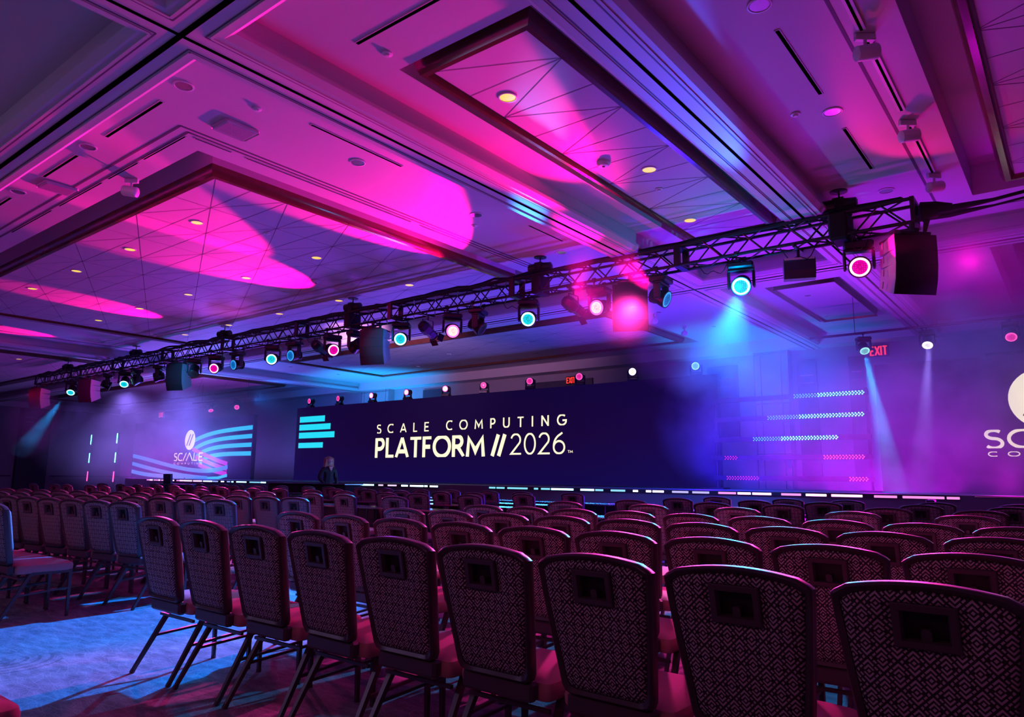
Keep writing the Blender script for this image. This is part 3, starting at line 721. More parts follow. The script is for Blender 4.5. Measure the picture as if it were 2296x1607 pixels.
b = MB(); b.bbox(-.06, .06, -.09, .09, .8, .93, .01); b.tube([(0, -.09, .87), (0, -.15, .87)], .03, 12); b.build('body', M_blackp, r)

# ------------------------------------------------------------------ lettering: stroke alphabet (unit cap height)
def arc(cx, cy, rx, ry, a0, a1, n=14): return [(cx+rx*cos(radians(a0+(a1-a0)*i/n)), cy+ry*sin(radians(a0+(a1-a0)*i/n))) for i in range(n+1)]
GL = {
 'S': (.62, [arc(.32, .745, .23, .22, 35, 262, 12)+arc(.31, .265, .25, .26, 82, -148, 14)]),
 'C': (.80, [arc(.47, .5, .43, .47, 52, 308, 22)]),
 'A': (.80, [[(.04, 0), (.40, 1)], [(.40, 1), (.76, 0)], [(.17, .30), (.63, .30)]]),
 'L': (.52, [[(.07, 1), (.07, .045), (.5, .045)]]),
 'E': (.58, [[(.54, .955), (.07, .955), (.07, .045), (.54, .045)], [(.07, .5), (.48, .5)]]),
 'O': (.98, [arc(.49, .5, .44, .47, 90, 450, 28)]),
 'M': (.98, [[(.07, 0), (.14, .96), (.49, .25), (.84, .96), (.91, 0)]]),
 'P': (.60, [[(.07, 0), (.07, .955), (.27, .955)]+arc(.27, .70, .255, .255, 90, -90, 12)+[(.07, .445)]]),
 'R': (.66, [[(.07, 0), (.07, .955), (.28, .955)]+arc(.28, .715, .24, .24, 90, -90, 12)+[(.07, .475)], [(.30, .475), (.62, 0)]]),
 'U': (.74, [[(.07, 1), (.07, .34)]+arc(.37, .34, .30, .30, 180, 360, 14)+[(.67, 1)]]),
 'T': (.66, [[(.0, .955), (.66, .955)], [(.33, .95), (.33, 0)]]),
 'I': (.16, [[(.08, 1), (.08, 0)]]),
 'N': (.76, [[(.07, 0), (.07, 1)], [(.07, .96), (.69, .04)], [(.69, 0), (.69, 1)]]),
 'G': (.84, [arc(.47, .5, .43, .47, 48, 335, 20)+[(.87, .46), (.52, .46)]]),
 'F': (.52, [[(.07, 0), (.07, .955), (.5, .955)], [(.07, .5), (.44, .5)]]),
 'X': (.66, [[(.03, 0), (.63, 1)], [(.63, 0), (.03, 1)]]),
 '2': (.62, [arc(.30, .70, .25, .27, 165, -35, 14)+[(.05, .035), (.60, .035)]]),
 '0': (.66, [arc(.33, .5, .28, .47, 90, 450, 28)]),
 '6': (.64, [arc(.33, .31, .27, .28, 100, 460, 22), [(.50, .97)]+arc(.62, .36, .56, .58, 115, 185, 8)]),
 '/': (.46, [[(.03, 0), (.43, 1)]]),
 ' ': (.4, [])}
def stroke(m, pts, w, T, mi=0):
    P = []
    for p in pts:
        if not P or (Vector((p[0], p[1]))-P[-1]).length > 4e-3: P.append(Vector((p[0], p[1])))
    closed = (P[0]-P[-1]).length < 1e-4
    if closed: P = P[:-1]
    n = len(P); Lf = []; Rt = []
    for i in range(n):
        a = P[i-1] if (i > 0 or closed) else None; c = P[(i+1) % n] if (i < n-1 or closed) else None
        d1 = (P[i]-a).normalized() if a is not None else None; d2 = (c-P[i]).normalized() if c is not None else None
        if d1 is None: d1 = d2
        if d2 is None: d2 = d1
        t = (d1+d2); t = t.normalized() if t.length > 1e-6 else d1
        nn = Vector((-t.y, t.x)); k = 1/max(.35, nn.dot(Vector((-d1.y, d1.x))))
        Lf.append(P[i]+nn*w/2*k); Rt.append(P[i]-nn*w/2*k)
    V = [T(q) for q in Lf]+[T(q) for q in Rt]; F = []
    for i in range(n if closed else n-1):
        j = (i+1) % n; F.append((i, j, n+j, n+i))
    m.add(V, F, mi)
def text(m, s, x0, x1, z0, z1, y, w, mi=0, track=.12, slant=0):
    tot = sum(GL[c][0] for c in s)+track*(len(s)-1); sx = (x1-x0)/tot; sz = z1-z0
    x = 0; k = sx/sz
    for c in s:
        for ii, st_ in enumerate(GL[c][1]):
            off = x
            stroke(m, [((p[0]+off)*k, p[1]) for p in st_], w, lambda q, y=y: (x0+q.x*sz, y, z0+min(1, max(0, q.y))*sz), mi)
        x += GL[c][0]+track

# ------------------------------------------------------------------ LED screens
SCY = 16.0
def screen_mat():
    m, n, b = nt('screen_navy'); setp(b, (.004, .004, .008), .9, 0, .1)
    sep = n.nodes.new('ShaderNodeSeparateXYZ'); n.links.new(texco(n), sep.inputs[0])
    g = n.nodes.new('ShaderNodeMapRange'); g.inputs['From Min'].default_value = 1.0; g.inputs['From Max'].default_value = 3.6; n.links.new(sep.outputs[2], g.inputs['Value'])
    c = ramp(n, g.outputs[0], [(0, (.010, .004, .10)), (.5, (.014, .002, .055)), (1, (.010, .002, .050))])
    n.links.new(c, b.inputs['Emission Color']); b.inputs['Emission Strength'].default_value = .6
    return m
M_navy = screen_mat()
def led_wall(name, x0, x1, z0, z1, label):
    b = MB(); b.box(x0, x1, SCY+.01, SCY+.16, z0, z1); r = b.build(name, M_blackp)
    tag(r, label, 'screen')
    b = MB(); b.add([(x0, SCY, z0), (x1, SCY, z0), (x1, SCY, z1), (x0, SCY, z1), (x0, SCY+.01, z0), (x1, SCY+.01, z0), (x1, SCY+.01, z1), (x0, SCY+.01, z1)], [(0, 1, 2, 3), (0, 4, 5, 1), (1, 5, 6, 2), (2, 6, 7, 3), (3, 7, 4, 0)]); b.build('display_panel', M_navy, r)
    return r
mainS = led_wall('led_screen', -22.75, -6.55, 1.02, 3.64, 'wide dark navy LED wall behind the stage reading SCALE COMPUTING PLATFORM // 2026')
Yt = SCY-.012
b = MB()
def spaced(m, s, x0, x1, z0, z1, w, y=Yt):
    n = len(s); 
    text(m, s, x0, x1, z0, z1, y, w, 0, .85)
spaced(b, 'SCALE', -18.30, -15.88, 2.585, 2.875, .17)
spaced(b, 'COMPUTING', -15.15, -10.78, 2.595, 2.885, .17)
text(b, 'PLATFORM', -18.33, -13.60, 1.79, 2.43, Yt, .20, 0, .10)
for k in (0, .24): stroke(b, [(-13.32+k, 1.80), (-13.10+k, 2.41)], .13, lambda q: (q.x, Yt, q.y))
text(b, '2026', -12.66, -10.80, 1.83, 2.42, Yt, .095, 0, .12)
text(b, 'TM', -10.72, -10.56, 1.86, 1.93, Yt, .2, 0, .1)
b.build('lettering', M_cream, mainS)
b = MB()
def bar(m, x0, x1, z0, z1, mi=0, y=Yt): m.add([(x0, y, z0), (x1, y, z0), (x1, y, z1), (x0, y, z1)], [(0, 1, 2, 3)], mi)
for (x1, z) in [(-21.1, 3.135), (-20.75, 2.89), (-20.5, 2.60), (-21.12, 2.17)]: pass
for (x1, z0, z1) in [(-21.08, 3.13, 3.31), (-20.74, 2.84, 3.02), (-20.50, 2.55, 2.73), (-21.12, 2.20, 2.36)]: bar(b, -22.55, x1, z0-.03, z1)
b.build('turquoise_bars', M_scyan2, mainS)

leftS = led_wall('led_screen', -35.6, -25.55, .95, 3.55, 'left side LED wall in the haze with round logo, turquoise ribbons and SCALE lettering')
def logo(parent, cx, cz, R, tx0, tx1, tz0, tz1, cz0, cz1):
    b = MB(); n = 40; y = Yt
    b.add([(cx, y, cz)]+[(cx+R*cos(2*pi*k/n), y, cz+R*sin(2*pi*k/n)) for k in range(n)], [(0, 1+k, 1+(k+1) % n) for k in range(n)])
    b.build('logo_disc', M_cream, parent)
    b = MB()
    for k in (-.5, .5):
        stroke(b, [(cx-R*.32+k*R*.5, cz-R*.58), (cx+R*.32+k*R*.5, cz+R*.58)], R*.17, lambda q: (q.x, Yt-.006, q.y))
    b.build('logo_slashes', M_navy, parent)
    b = MB(); W_ = tx1-tx0; h = tz1-tz0
    text(b, 'SC', tx0, tx0+W_*.31, tz0, tz1, Yt-.008, .17, 0, .10)
    for k in (0, .11): stroke(b, [(tx0+W_*(.33+k), tz0), (tx0+W_*(.43+k), tz1)], h*.15, lambda q: (q.x, Yt-.008, q.y))
    stroke(b, [(tx0+W_*.54, tz1), (tx0+W_*.66, tz0)], h*.17, lambda q: (q.x, Yt-.008, q.y))
    text(b, 'LE', tx0+W_*.68, tx1, tz0, tz1, Yt-.008, .17, 0, .14)
    text(b, 'COMPUTING', tx0+W_*.02, tx1-W_*.02, cz0, cz1, Yt-.008, .2, 0, .75)
    b.build('lettering', M_cream, parent)
logo(leftS, -30.35, 2.65, .43, -31.62, -29.15, 1.75, 2.10, 1.60, 1.68)
# ribbons: upper set sweeps right, lower set sweeps in from the left and folds back under it
b = MB()
def ribbon(m, pts, w, mi, y=Yt+.004): stroke(m, pts, w, lambda q: (q.x, y, q.y), mi)
def bez(p0, p1, p2, p3, n=20):
    out = []
    for i in range(n+1):
        t = i/n; a, c, d, e = (1-t)**3, 3*t*(1-t)**2, 3*t*t*(1-t), t**3
        out.append((a*p0[0]+c*p1[0]+d*p2[0]+e*p3[0], a*p0[1]+c*p1[1]+d*p2[1]+e*p3[1]))
    return out
for k in range(4):
    ribbon(b, bez((-30.2+.25*k, 2.55-.30*k), (-28.9, 2.95-.30*k), (-27.6, 2.98-.32*k), (-25.6, 3.04-.34*k)), .17, 0)
for k in range(3):
    ribbon(b, bez((-30.1+.3*k, 2.25-.33*k), (-29.0+.1*k, 2.0-.28*k), (-28.0, 1.72-.22*k), (-27.25, 1.62-.2*k)), .17, 2, Yt+.002)
for k in range(3):
    x1 = -27.2
    ribbon(b, bez((-35.55, 2.02-.36*k), (-32.5, 1.70-.30*k), (-29.5, 1.02-.08*k), (-27.2, 1.50-.4*k)) if k < 1 else bez((-35.55, 2.02-.36*k), (-33.5, 1.75-.36*k), (-31.5, 1.12+.0*k), (-30.6+1.9*(k == 1), 1.03)), .17, 1, Yt-.001)
ribbon(b, [(-30.5, 1.06), (-28.6, 1.03), (-27.9, 1.05), (-27.2, 1.16)], .12, 0, Yt)
b.build('ribbons', [M_scyan, M_sblue, M_smag], leftS)
rightS = led_wall('led_screen', -3.2, 3.6, .98, 3.55, 'right side LED wall cut by the picture edge with round cream logo')
logo(rightS, -.45, 2.71, .55, -1.44, 1.10, 1.83, 2.17, 1.68, 1.77)

# ------------------------------------------------------------------ moving head lamps
def dirmat(d):
    d = Vector(d).normalized(); q = d.to_track_quat('Z', 'Y'); return q.to_euler()
def lens_mat(name, core, ring, s_core, s_ring):
    m, n, b = nt(name); setp(b, (.02, .02, .02), .2)
    co = texco(n); sep = n.nodes.new('ShaderNodeSeparateXYZ'); n.links.new(co, sep.inputs[0])
    x, y = sep.outputs[0], sep.outputs[1]
    r = mth(n, 'SQRT', mth(n, 'ADD', mth(n, 'MULTIPLY', x, x), mth(n, 'MULTIPLY', y, y)))
    v = n.nodes.new('ShaderNodeTexVoronoi'); v.inputs['Scale'].default_value = 42; v.inputs['Randomness'].default_value = .15; n.links.new(co, v.inputs['Vector'])
    cell = mth(n, 'LESS_THAN', v.outputs['Distance'], .42)
    isr = mth(n, 'GREATER_THAN', r, .088)
    col = mixc(n, isr, core, ring)
    st = mth(n, 'ADD', mth(n, 'MULTIPLY', isr, s_ring), mth(n, 'MULTIPLY', mth(n, 'SUBTRACT', 1, isr), mth(n, 'ADD', s_core*.45, mth(n, 'MULTIPLY', cell, s_core*.75))))
    n.links.new(col, b.inputs['Emission Color']); n.links.new(st, b.inputs['Emission Strength'])
    return m
LM = {'cyan': lens_mat('lens_cyan', (.0, .75, .95), (.45, 1, .9), 1.3, 2.6), 'pink': lens_mat('lens_pink', (1, .0, .42), (1, .45, .7), 1.3, 2.4),
      'hot': lens_mat('lens_hot_pink', (1, .62, .6), (1, .10, .42), 2.4, 2.6), 'blue': lens_mat('lens_blue', (.0, .25, .9), (.05, .4, 1), .8, .9),
      'white': lens_mat('lens_white', (1, .95, .8), (1, 1, .9), 1.8, 1.8), 'off': lens_mat('lens_dark', (.02, .02, .05), (.03, .03, .06), .3, .3),
      'mint': lens_mat('lens_mint', (.25, .9, .75), (.4, 1, .9), 1.0, 1.3), 'rose': lens_mat('lens_rose', (1, .03, .38), (1, .10, .45), 1.2, 1.4)}
def moving_head(x, y, ztop, aim, kind, label, group, sc=1, upright=False, name='moving_head_light', pipe=False):
    r = empty(name, (x, y, ztop), label, 'stage light', 0, group); r.scale = (sc,)*3
    s = 1 if upright else -1
    az = atan2(aim[1], aim[0])
    T = Matrix.Rotation(az, 4, 'Z')
    b = MB(); b.bbox(-.13, .13, -.17, .17, *sorted((s*.0, s*.085)), .02, 0, T); b.box(-.135, -.128, -.05, .05, *sorted((s*.025, s*.06)), 0, T); b.build('base', M_black, r)
    if not upright:
        for q in ((-.15, .15) if not pipe else (0,)):
            b = MB(); b.box(-.022, .022, min(q, 0)-.02, max(q, 0)+.02, 0, .02); b.tube([(0, q, 0), (0, q, .10)], .013); b.lathe([(.036, -.022), (.036, .022)], 12, 0, Matrix.Translation((0, q, .10)) @ Matrix.Rotation(pi/2, 4, 'Y')); b.build('clamp', M_black, r)
    b = MB(); b.bbox(-.07, .07, -.175, .175, *sorted((s*.085, s*.12)), .01, 0, T)
    for q in (-1, 1):
        b.bbox(-.055, .055, *sorted((q*.145, q*.18)), *sorted((s*.11, s*.34)), .015, 0, T)
        b.lathe([(.05, -.01), (.05, .01)], 14, 0, T @ Matrix.Translation((0, q*.165, s*.30)) @ Matrix.Rotation(pi/2, 4, 'X'))
    b.build('yoke', M_black, r)
    E = dirmat(aim)
    b = MB(); b.lathe([(.05, -.17), (.085, -.165), (.10, -.12), (.108, -.02), (.128, .05), (.135, .09), (.128, .10), (.118, .095)], 26)
    for z in (-.14, -.11, -.08): b.lathe([(.1+.1*(z+.14)*.3, z-.006), (.115, z-.004), (.115, z+.004), (.1, z+.006)], 26)
    hd = b.build('lamp_head', M_black, r, True, loc=(0, 0, s*.30), rot=E)
    b = MB(); b.lathe([(.118, .092), (.114, .098), (.06, .104), (.0005, .106)], 26)
    b.build('lens', LM[kind], hd, True)
    return r
def cdir(x, y, z, side=0, upz=0):  # direction to the camera, turned sideways
    d = Vector((0-x, 0-y, CAMZ-z)).normalized(); q = Matrix.Rotation(side, 3, 'Z') @ d; q.z += upz; return tuple(q.normalized())
ZH = 4.25
G1 = 'moving heads hung from the truss'
heads = [ # x, lens z, kind, side turn, up, desc
 (-26.75, 'cyan', -0.3, -.9, 'cyan lensed moving head pouring a blue beam, far left of the truss'),
 (-24.0, 'off', 1.5, -.3, 'dark moving head right of the pink lit speaker array'),
 (-22.8, 'cyan', -0.2, -.8, 'cyan lensed moving head tilted down, second cyan one from the left'),
 (-22.05, 'off', -1.3, -.3, 'dark moving head with pink lit flank beside the second cyan head'),
 (-20.7, 'off', -1.8, -.1, 'dark moving head with blue glint left of the curved speaker array'),
 (-18.7, 'off', -0.2, -1.2, 'dark moving head touching the right of the second curved speaker array'),
 (-17.6, 'pink', -0.45, -.15, 'magenta lensed moving head, first pink one from the left'),
 (-16.6, 'blue', -1.0, -.05, 'dim blue lensed moving head between magenta and cyan heads'),
 (-15.05, 'cyan', -0.25, -.1, 'bright cyan moving head with white ring above the turquoise bars'),
 (-14.2, 'blue', -0.9, 0, 'small blue lensed moving head right of the bright cyan one'),
 (-12.8, 'pink', 0.35, -.1, 'magenta moving head with white ring beside a profile spotlight'),
 (-12.0, 'off', -2.6, -.1, 'dark moving head left of the big black speaker array'),
 (-10.6, 'cyan', -0.15, -.1, 'cyan moving head right of the big black speaker array'),
 (-9.2, 'hot', 0.15, -.1, 'overexposed white-pink moving head, middle of the truss'),
 (-8.55, 'off', 1.2, -.5, 'dark moving head pointing away next to the white-pink one'),
 (-7.38, 'cyan', -0.15, -.12, 'bright cyan moving head below the central chain hoist'),
 (-5.95, 'hot', -0.5, .0, 'glaring magenta moving head half behind the speaker array'),
 (-4.85, 'blue', 1.2, -.2, 'purple lit moving head with small blue lens facing right'),
 (-3.6, 'cyan', -0.1, -.2, 'largest cyan moving head lighting blue haze, right part of the truss'),
 (-2.05, 'pink', 0.05, -.1, 'magenta moving head with white LED ring near the truss end')]
for i, (x, kind, side, upz, lab) in enumerate(heads):
    aim = cdir(x, 9.8, 3.9, side, upz)
    moving_head(x, 9.8, ZH, aim, kind, lab, G1, 1.05)
G2 = 'moving heads standing along the top of the LED wall'
tops = [(-22.1, 'rose', 1.0), (-20.45, 'rose', .95), (-18.7, 'hot', .8), (-17.0, 'hot', .7), (-15.3, 'hot', .45), (-13.75, 'rose', .4), (-12.05, 'rose', .3), (-10.4, 'rose', .25), (-8.8, 'white', .2), (-7.1, 'mint', .2)]
for i, (x, kind, side) in enumerate(tops):
    z = 3.64; side = -side
    moving_head(x, 16.1, z, cdir(x, 16.1, z, side, .05), kind, '%s moving head standing on the LED wall, %s from its left end' % ({'rose': 'pink', 'hot': 'bright pink', 'white': 'pale white', 'mint': 'pale cyan'}[kind], ORD[i]), G2, .80, True)
# pipes with hung heads at both sides
for (x0, x1, lab) in [(-4.4, 1.6, 'thin black hanging pipe above the right LED wall carrying three heads'), (-30.2, -25.2, 'thin black hanging pipe above the left LED wall carrying two pink heads')]:
    r = empty('lighting_pipe', ((x0+x1)/2, 15.9, 4.22), lab, 'pipe'); w = (x1-x0)/2
    b = MB(); b.tube([(-w, 0, 0), (w, 0, 0)], .025, 8); b.build('pipe', M_blackp, r)
    for q in (-.7, .7): b = MB(); b.tube([(w*q, 0, 0), (w*q, 0, Z1-4.22+.1)], .006, 6); b.build('hanger', M_blackp, r)
for (x, kind, side, upz, lab) in [(-3.35, 'mint', .3, -.9, 'mint green lensed head hanging before the right EXIT sign, beaming down'), (-2.2, 'white', -.1, -.9, 'white lensed head hanging above the right haze'), (-.85, 'rose', 0, -.6, 'pink lensed head cut by the right picture edge'),
                                  (-28.7, 'rose', .3, -1.0, 'flat pink lensed head hanging over the left LED wall'), (-26.7, 'rose', 0, -.2, 'round pink lensed head hanging over the ribbons of the left LED wall')]:
    moving_head(x, 15.9, 4.13, cdir(x, 15.9, 3.9, side, upz), kind, lab, None, .8, pipe=True)

# profile spotlights with barn doors, and the box fixture
def profile(x, label, side=2.4):
    r = empty('profile_spotlight', (x, 9.8, 4.28), label, 'stage light')
    b = MB(); b.box(-.02, .02, -.17, .17, .02, .045); b.tube([(0, 0, .03), (0, 0, -.06)], .015); b.tube([(0, -.15, .03), (0, -.15, .06)], .03); b.tube([(0, .15, .03), (0, .15, .06)], .03); b.build('clamp', M_black, r)
    b = MB(); b.tube([(0, -.14, -.28), (0, -.14, -.06), (0, .14, -.06), (0, .14, -.28)], .012, 4, 0, True); b.build('yoke', M_black, r)
    E = dirmat(cdir(x, 9.8, 4, side, -.25)); 
    b = MB(); b.lathe([(.06, -.22), (.10, -.20), (.115, -.1), (.115, .02), (.09, .06), (.085, .2), (.095, .22), (.08, .22)], 6); hd = b.build('barrel', M_black, r, loc=(0, 0, -.26), rot=E)
    for k in range(4):
        a = k*pi/2; T = Matrix.Rotation(a, 4, 'Z') @ Matrix.Translation((.09, 0, .22)) @ Matrix.Rotation(.5, 4, 'Y')
        b = MB(); b.box(-.003, .003, -.08, .08, 0, .12, 0, T); b.build('barn_door', M_black, hd)
profile(-13.25, 'black profile spotlight pointing left beside a magenta head')
profile(-9.85, 'black profile spotlight with barn doors between cyan and white-pink heads')
profile(-6.45, 'dark red lit profile spotlight left of the glaring magenta head', 2.2)
r = empty('blinder_box', (-2.8, 9.8, 4.28), 'dark blue box-shaped fixture hanging between cyan and magenta heads', 'stage light')
b = MB(); b.box(-.02, .02, -.17, .17, .02, .045); b.tube([(0, 0, .03), (0, 0, -.13)], .02); b.tube([(0, -.15, .03), (0, -.15, .06)], .03); b.tube([(0, .15, .03), (0, .15, .06)], .03); b.build('clamp', M_black, r)
T = Matrix.Rotation(.35, 4, 'Z')
b = MB()
P = [(-.12, -.13), (.12, -.13), (.15, -.20), (.13, -.33), (.06, -.40), (-.08, -.40), (-.15, -.30), (-.15, -.18)]
L = [[T @ Vector((s*.20, p[0], p[1])) for p in P] for s in (-1, 1)]
b.loops(L, 0, True, True, True); b.build('housing', plain('navy_housing', (.03, .035, .06), .3), r)
b = MB(); b.box(-.19, .19, -.135, -.12, -.165, -.125, 0, T); b.build('bracket', M_white, r)

# ------------------------------------------------------------------ speaker arrays
def array(x, rz, label, tint=M_blackp, n=4, y=9.75, ztop=4.22, sc=1):
    r = empty('speaker_array', (x, y, ztop), label, 'speaker', rz, 'curved speaker arrays hung from the truss'); r.scale = (sc,)*3
    b = MB(); b.box(-.19, .19, -.24, .22, -.05, -.02); b.box(-.03, .03, -.24, .24, -.02, .02); b.tube([(0, -.15, 0), (0, -.15, .125)], .03); b.tube([(0, .15, 0), (0, .15, .125)], .03); b.build('rigging_frame', M_black, r)
    top = Matrix.Translation((0, 0, -.05)); ang = 0; T = top.copy()
    for k in range(n):
        h = .185
        b = MB()
        # flat grille in front (+y), sides tapering to the rear with a gap between boxes
        V = [Vector(p) for p in ((-.27, .2, 0), (-.25, .05, -.006), (-.19, -.24, -.035), (-.27, .2, -h), (-.25, .05, -h+.012), (-.19, -.24, -h+.035))]
        V = V+[Vector((-p.x, p.y, p.z)) for p in V]
        V = [T @ p for p in V]
        b.add(V, [(0, 1, 4, 3), (1, 2, 5, 4), (6, 9, 10, 7), (7, 10, 11, 8), (0, 6, 7, 1), (1, 7, 8, 2), (3, 4, 10, 9), (4, 5, 11, 10), (2, 8, 11, 5)], 1)
        F1 = [T @ Vector(p) for p in ((-.27, .2, 0), (.27, .2, 0), (.27, .2, -h), (-.27, .2, -h))]
        F2 = [T @ Vector(p) for p in ((-.267, .206, -.001), (.267, .206, -.001), (.267, .206, -h+.001), (-.267, .206, -h+.001))]
        b.loops([F1, F2], 0, True, False, True)
        b.tube([T @ Vector((.285, -.02, -.05)), T @ Vector((.285, -.02, -h+.05))], .008, 6, 1)
        b.build('speaker_cabinet', [M_blackp, tint], r)
        T = T @ Matrix.Translation((0, .2, -h)) @ Matrix.Rotation(radians(-(3+3*k)), 4, 'X') @ Matrix.Translation((0, -.2, 0))
M_spk = plain('speaker_side', (.22, .22, .25), .3)
# rz: direction of the cabinet fronts
array(-29.4, pi+.35, 'speaker array at the far left end of the truss, blue and red lit', M_spk)
array(-25.2, pi+.35, 'speaker array second from left with magenta lit cabinet fronts', M_spk)
array(-19.4, pi+.35, 'black curved speaker array over the exit corner left of the magenta head', M_spk)
array(-11.3, pi+.35, 'big black curved speaker array left of centre with blue cabinet fronts', M_spk)
array(-5.35, pi+.45, 'dark speaker array swallowed by magenta glare right of centre', M_spk)
array(-1.50, pi+.75, 'large speaker array at the right truss end with its smooth dark front to the right', M_spk, sc=1.0)

# ------------------------------------------------------------------ truss
SL = 3.15; TX1 = -1.35; H2 = .15; ZC = 4.50
def truss_proto():
    r = bpy.data.objects.new('truss_section', None); COL.objects.link(r)
    for (yy, zz) in ((-H2, -H2), (-H2, H2), (H2, -H2), (H2, H2)):
        b = MB(); b.tube([(-SL/2, yy, zz), (SL/2, yy, zz)], .024, 8); b.build('chord', M_black, r, True)
    b = MB(); n = 10; st_ = (SL-.2)/n
    for k in range(n):
        x0 = -SL/2+.1+k*st_; x1 = x0+st_; s = 1 if k % 2 else -1
        for yy in (-H2, H2): b.tube([(x0, yy, s*H2), (x1, yy, -s*H2)], .0125, 5)
        for zz in (-H2, H2): b.tube([(x0, s*H2, zz), (x1, -s*H2, zz)], .0125, 5)
    b.build('lacing', M_black, r)
    for q in (-1, 1):
        b = MB()
        for zz in (-H2, H2): b.box(*sorted((q*SL/2, q*(SL/2-.05))), -H2-.025, H2+.025, zz-.022, zz+.022)
        for yy in (-H2, H2): b.box(*sorted((q*SL/2, q*(SL/2-.05))), yy-.022, yy+.022, -H2, H2)
        b.build('end_frame', M_black, r)
    return r
TP = truss_proto(); NT = 9
for k in range(NT):
    x = TX1-SL/2-k*SL
    o = TP if k == 0 else copy_tree(TP)
    o.location = (x, 9.8, ZC); tag(o, 'black box truss section, %s from the right end of the long run' % ORD[k], 'truss', 'truss sections of the long run')
x = TX1-NT*SL-.35
# soft cable runs lying along the truss top
b = MB(); rnd = random.Random(5)
for q in range(3):
    pts = []; x = TX1-NT*SL
    while x < TX1: pts.append((x, 9.8+(q-1)*.07+rnd.uniform(-.03, .03), ZC+H2+.045+rnd.uniform(0, .03)+(.03 if rnd.random() < .2 else 0))); x += .3
    b.tube(pts, .024, 6)
tag(b.build('cable_bundle', M_drape, None, True), 'thick black cable bundle lying along the top of the truss', 'cable')
b = MB(); pts = [(TX1+.0, 9.8, ZC), (TX1+.35, 9.75, ZC-.04), (TX1+.8, 9.66, ZC-.06), (TX1+1.5, 9.5, ZC-.05), (TX1+3.2, 9.1, ZC-.06)]
b.tube(pts, [.06, .05, .022, .02, .02], 8); b.tube([(p[0], p[1]+.06, p[2]-.05) for p in pts], [.05, .04, .014, .014, .014], 6)
b.lathe([(.03, 0), (.13, .05), (.10, .22), (.04, .38)], 10, 0, Matrix.Translation((TX1, 9.8, ZC)) @ Matrix.Rotation(pi/2, 4, 'Y'))
b.tube([(TX1+.12, 9.8, ZC), (TX1+.05, 9.8, ZC-.33)], [.05, .015], 6)
tag(b.build('feeder_cable', M_drape, None, True), 'black wrapped cables running off the right truss end out of the picture', 'cable')
# loops of cable under the truss
for i, (x, lab) in enumerate([(-7.9, 'left of the central cyan head'), (-3.0, 'beside the box fixture'), (-2.35, 'left of the truss end head'), (-4.2, 'left of the largest cyan head'), (-13.6, 'above the profile spotlight'), (-20.2, 'near the left curved array')]):
    b = MB(); pts = [(x+.5*t/10, 9.68, ZC-H2-.02-.22*sin(pi*t/10)*(1+.3*sin(t))) for t in range(11)]; b.tube(pts, .006, 5)
    tag(b.build('hanging_cable', M_drape, None, True), 'thin black cable loop under the truss, '+lab, 'cable')
# chain hoists
for i, (x, lab) in enumerate([(-2.24, 'with the tall dark bag near the right end'), (-7.14, 'with its round ceiling plate, centre of the picture'), (-12.16, 'left of centre with round pink lit body'), (-17.3, 'above the magenta head'), (-22.25, 'near the left end of the truss'), (-27.3, 'at the far left end of the truss')]):
    r = empty('chain_hoist', (x, 9.8, ZC+H2), 'black chain hoist on the truss, '+lab, 'hoist')
    zt = Z1-(ZC+H2)
    b = MB(); b.lathe([(.11, zt-.012), (.11, zt), (.0005, zt)], 20); b.build('ceiling_plate', M_blackp, r)
    b = MB(); b.tube([(0, 0, .1), (0, 0, zt-.01)], .012, 8); b.build('chain', M_blackp, r)
    T = Matrix.Translation((0, 0, .155)) @ Matrix.Rotation(.2, 4, 'Z') @ Matrix.Rotation(pi/2, 4, 'Y')
    b = MB(); b.lathe([(.05, -.22), (.082, -.2), (.088, -.06), (.072, -.04), (.072, .04), (.088, .06), (.082, .2), (.05, .22)], 18, 0, T)
    b.box(-.07, .07, -.085, .085, .06, .24); b.build('motor', M_black, r, True)
    b = MB(); b.tube([(-.12, -.1, .02), (0, 0, .10), (.12, .1, .02)], .018); b.build('sling', M_drape, r)
    if i in (0, 1, 2):
        b = MB(); b.bbox(-.12, .12, -.19, .19, -.36, .02, .03) if i == 0 else b.bbox(-.07, .09, -.18, .18, -.33, .0, .02); b.build('chain_bag', M_drape, r)

# ------------------------------------------------------------------ LED pixel battens right of the main screen
M_ledd = emit('led_dim_pink', (1, .03, .3), 1.6)
def batten(x0, x1, z, lit, mats, label, y=15.5, extra=None):
    r = empty('led_batten', ((x0+x1)/2, y, z), label, 'light strip', 0, 'LED pixel battens right of the main screen'); xc = (x0+x1)/2
    b = MB(); b.box(x0-xc, x1-xc, 0, .06, -.05, .05); b.build('housing', M_blackp, r)
    per = [MB() for _ in mats]
    a, c = lit; st_ = .06; n = int((c-a)/st_)
    for i in range(n):
        t = i/max(1, n-1); m = per[min(len(mats)-1, int(t*len(mats)))]
        for j in range(3):
            x = a+i*st_+(j % 2)*.025-xc; zz = (j-1)*.03
            m.add([(x-.014, -.004, zz), (x, -.004, zz-.012), (x+.014, -.004, zz), (x, -.004, zz+.012)], [(0, 1, 2, 3)])
    for m, mat in zip(per, mats): m.build('pixels', mat, r)
    if extra:
        m = MB()
        for i in range(int((extra[1]-extra[0])/.06)):
            for j in range(3):
                x = extra[0]+i*.06+(j % 2)*.025-xc; zz = (j-1)*.03
                m.add([(x-.014, -.004, zz), (x, -.004, zz-.012), (x+.014, -.004, zz), (x, -.004, zz+.012)], [(0, 1, 2, 3)])
        m.build('pixels', M_ledd, r)
batten(-6.5, -3.25, 2.95, (-4.67, -3.29), [M_ledb, M_ledc, M_ledc], 'top cyan LED pixel batten right of the main screen')
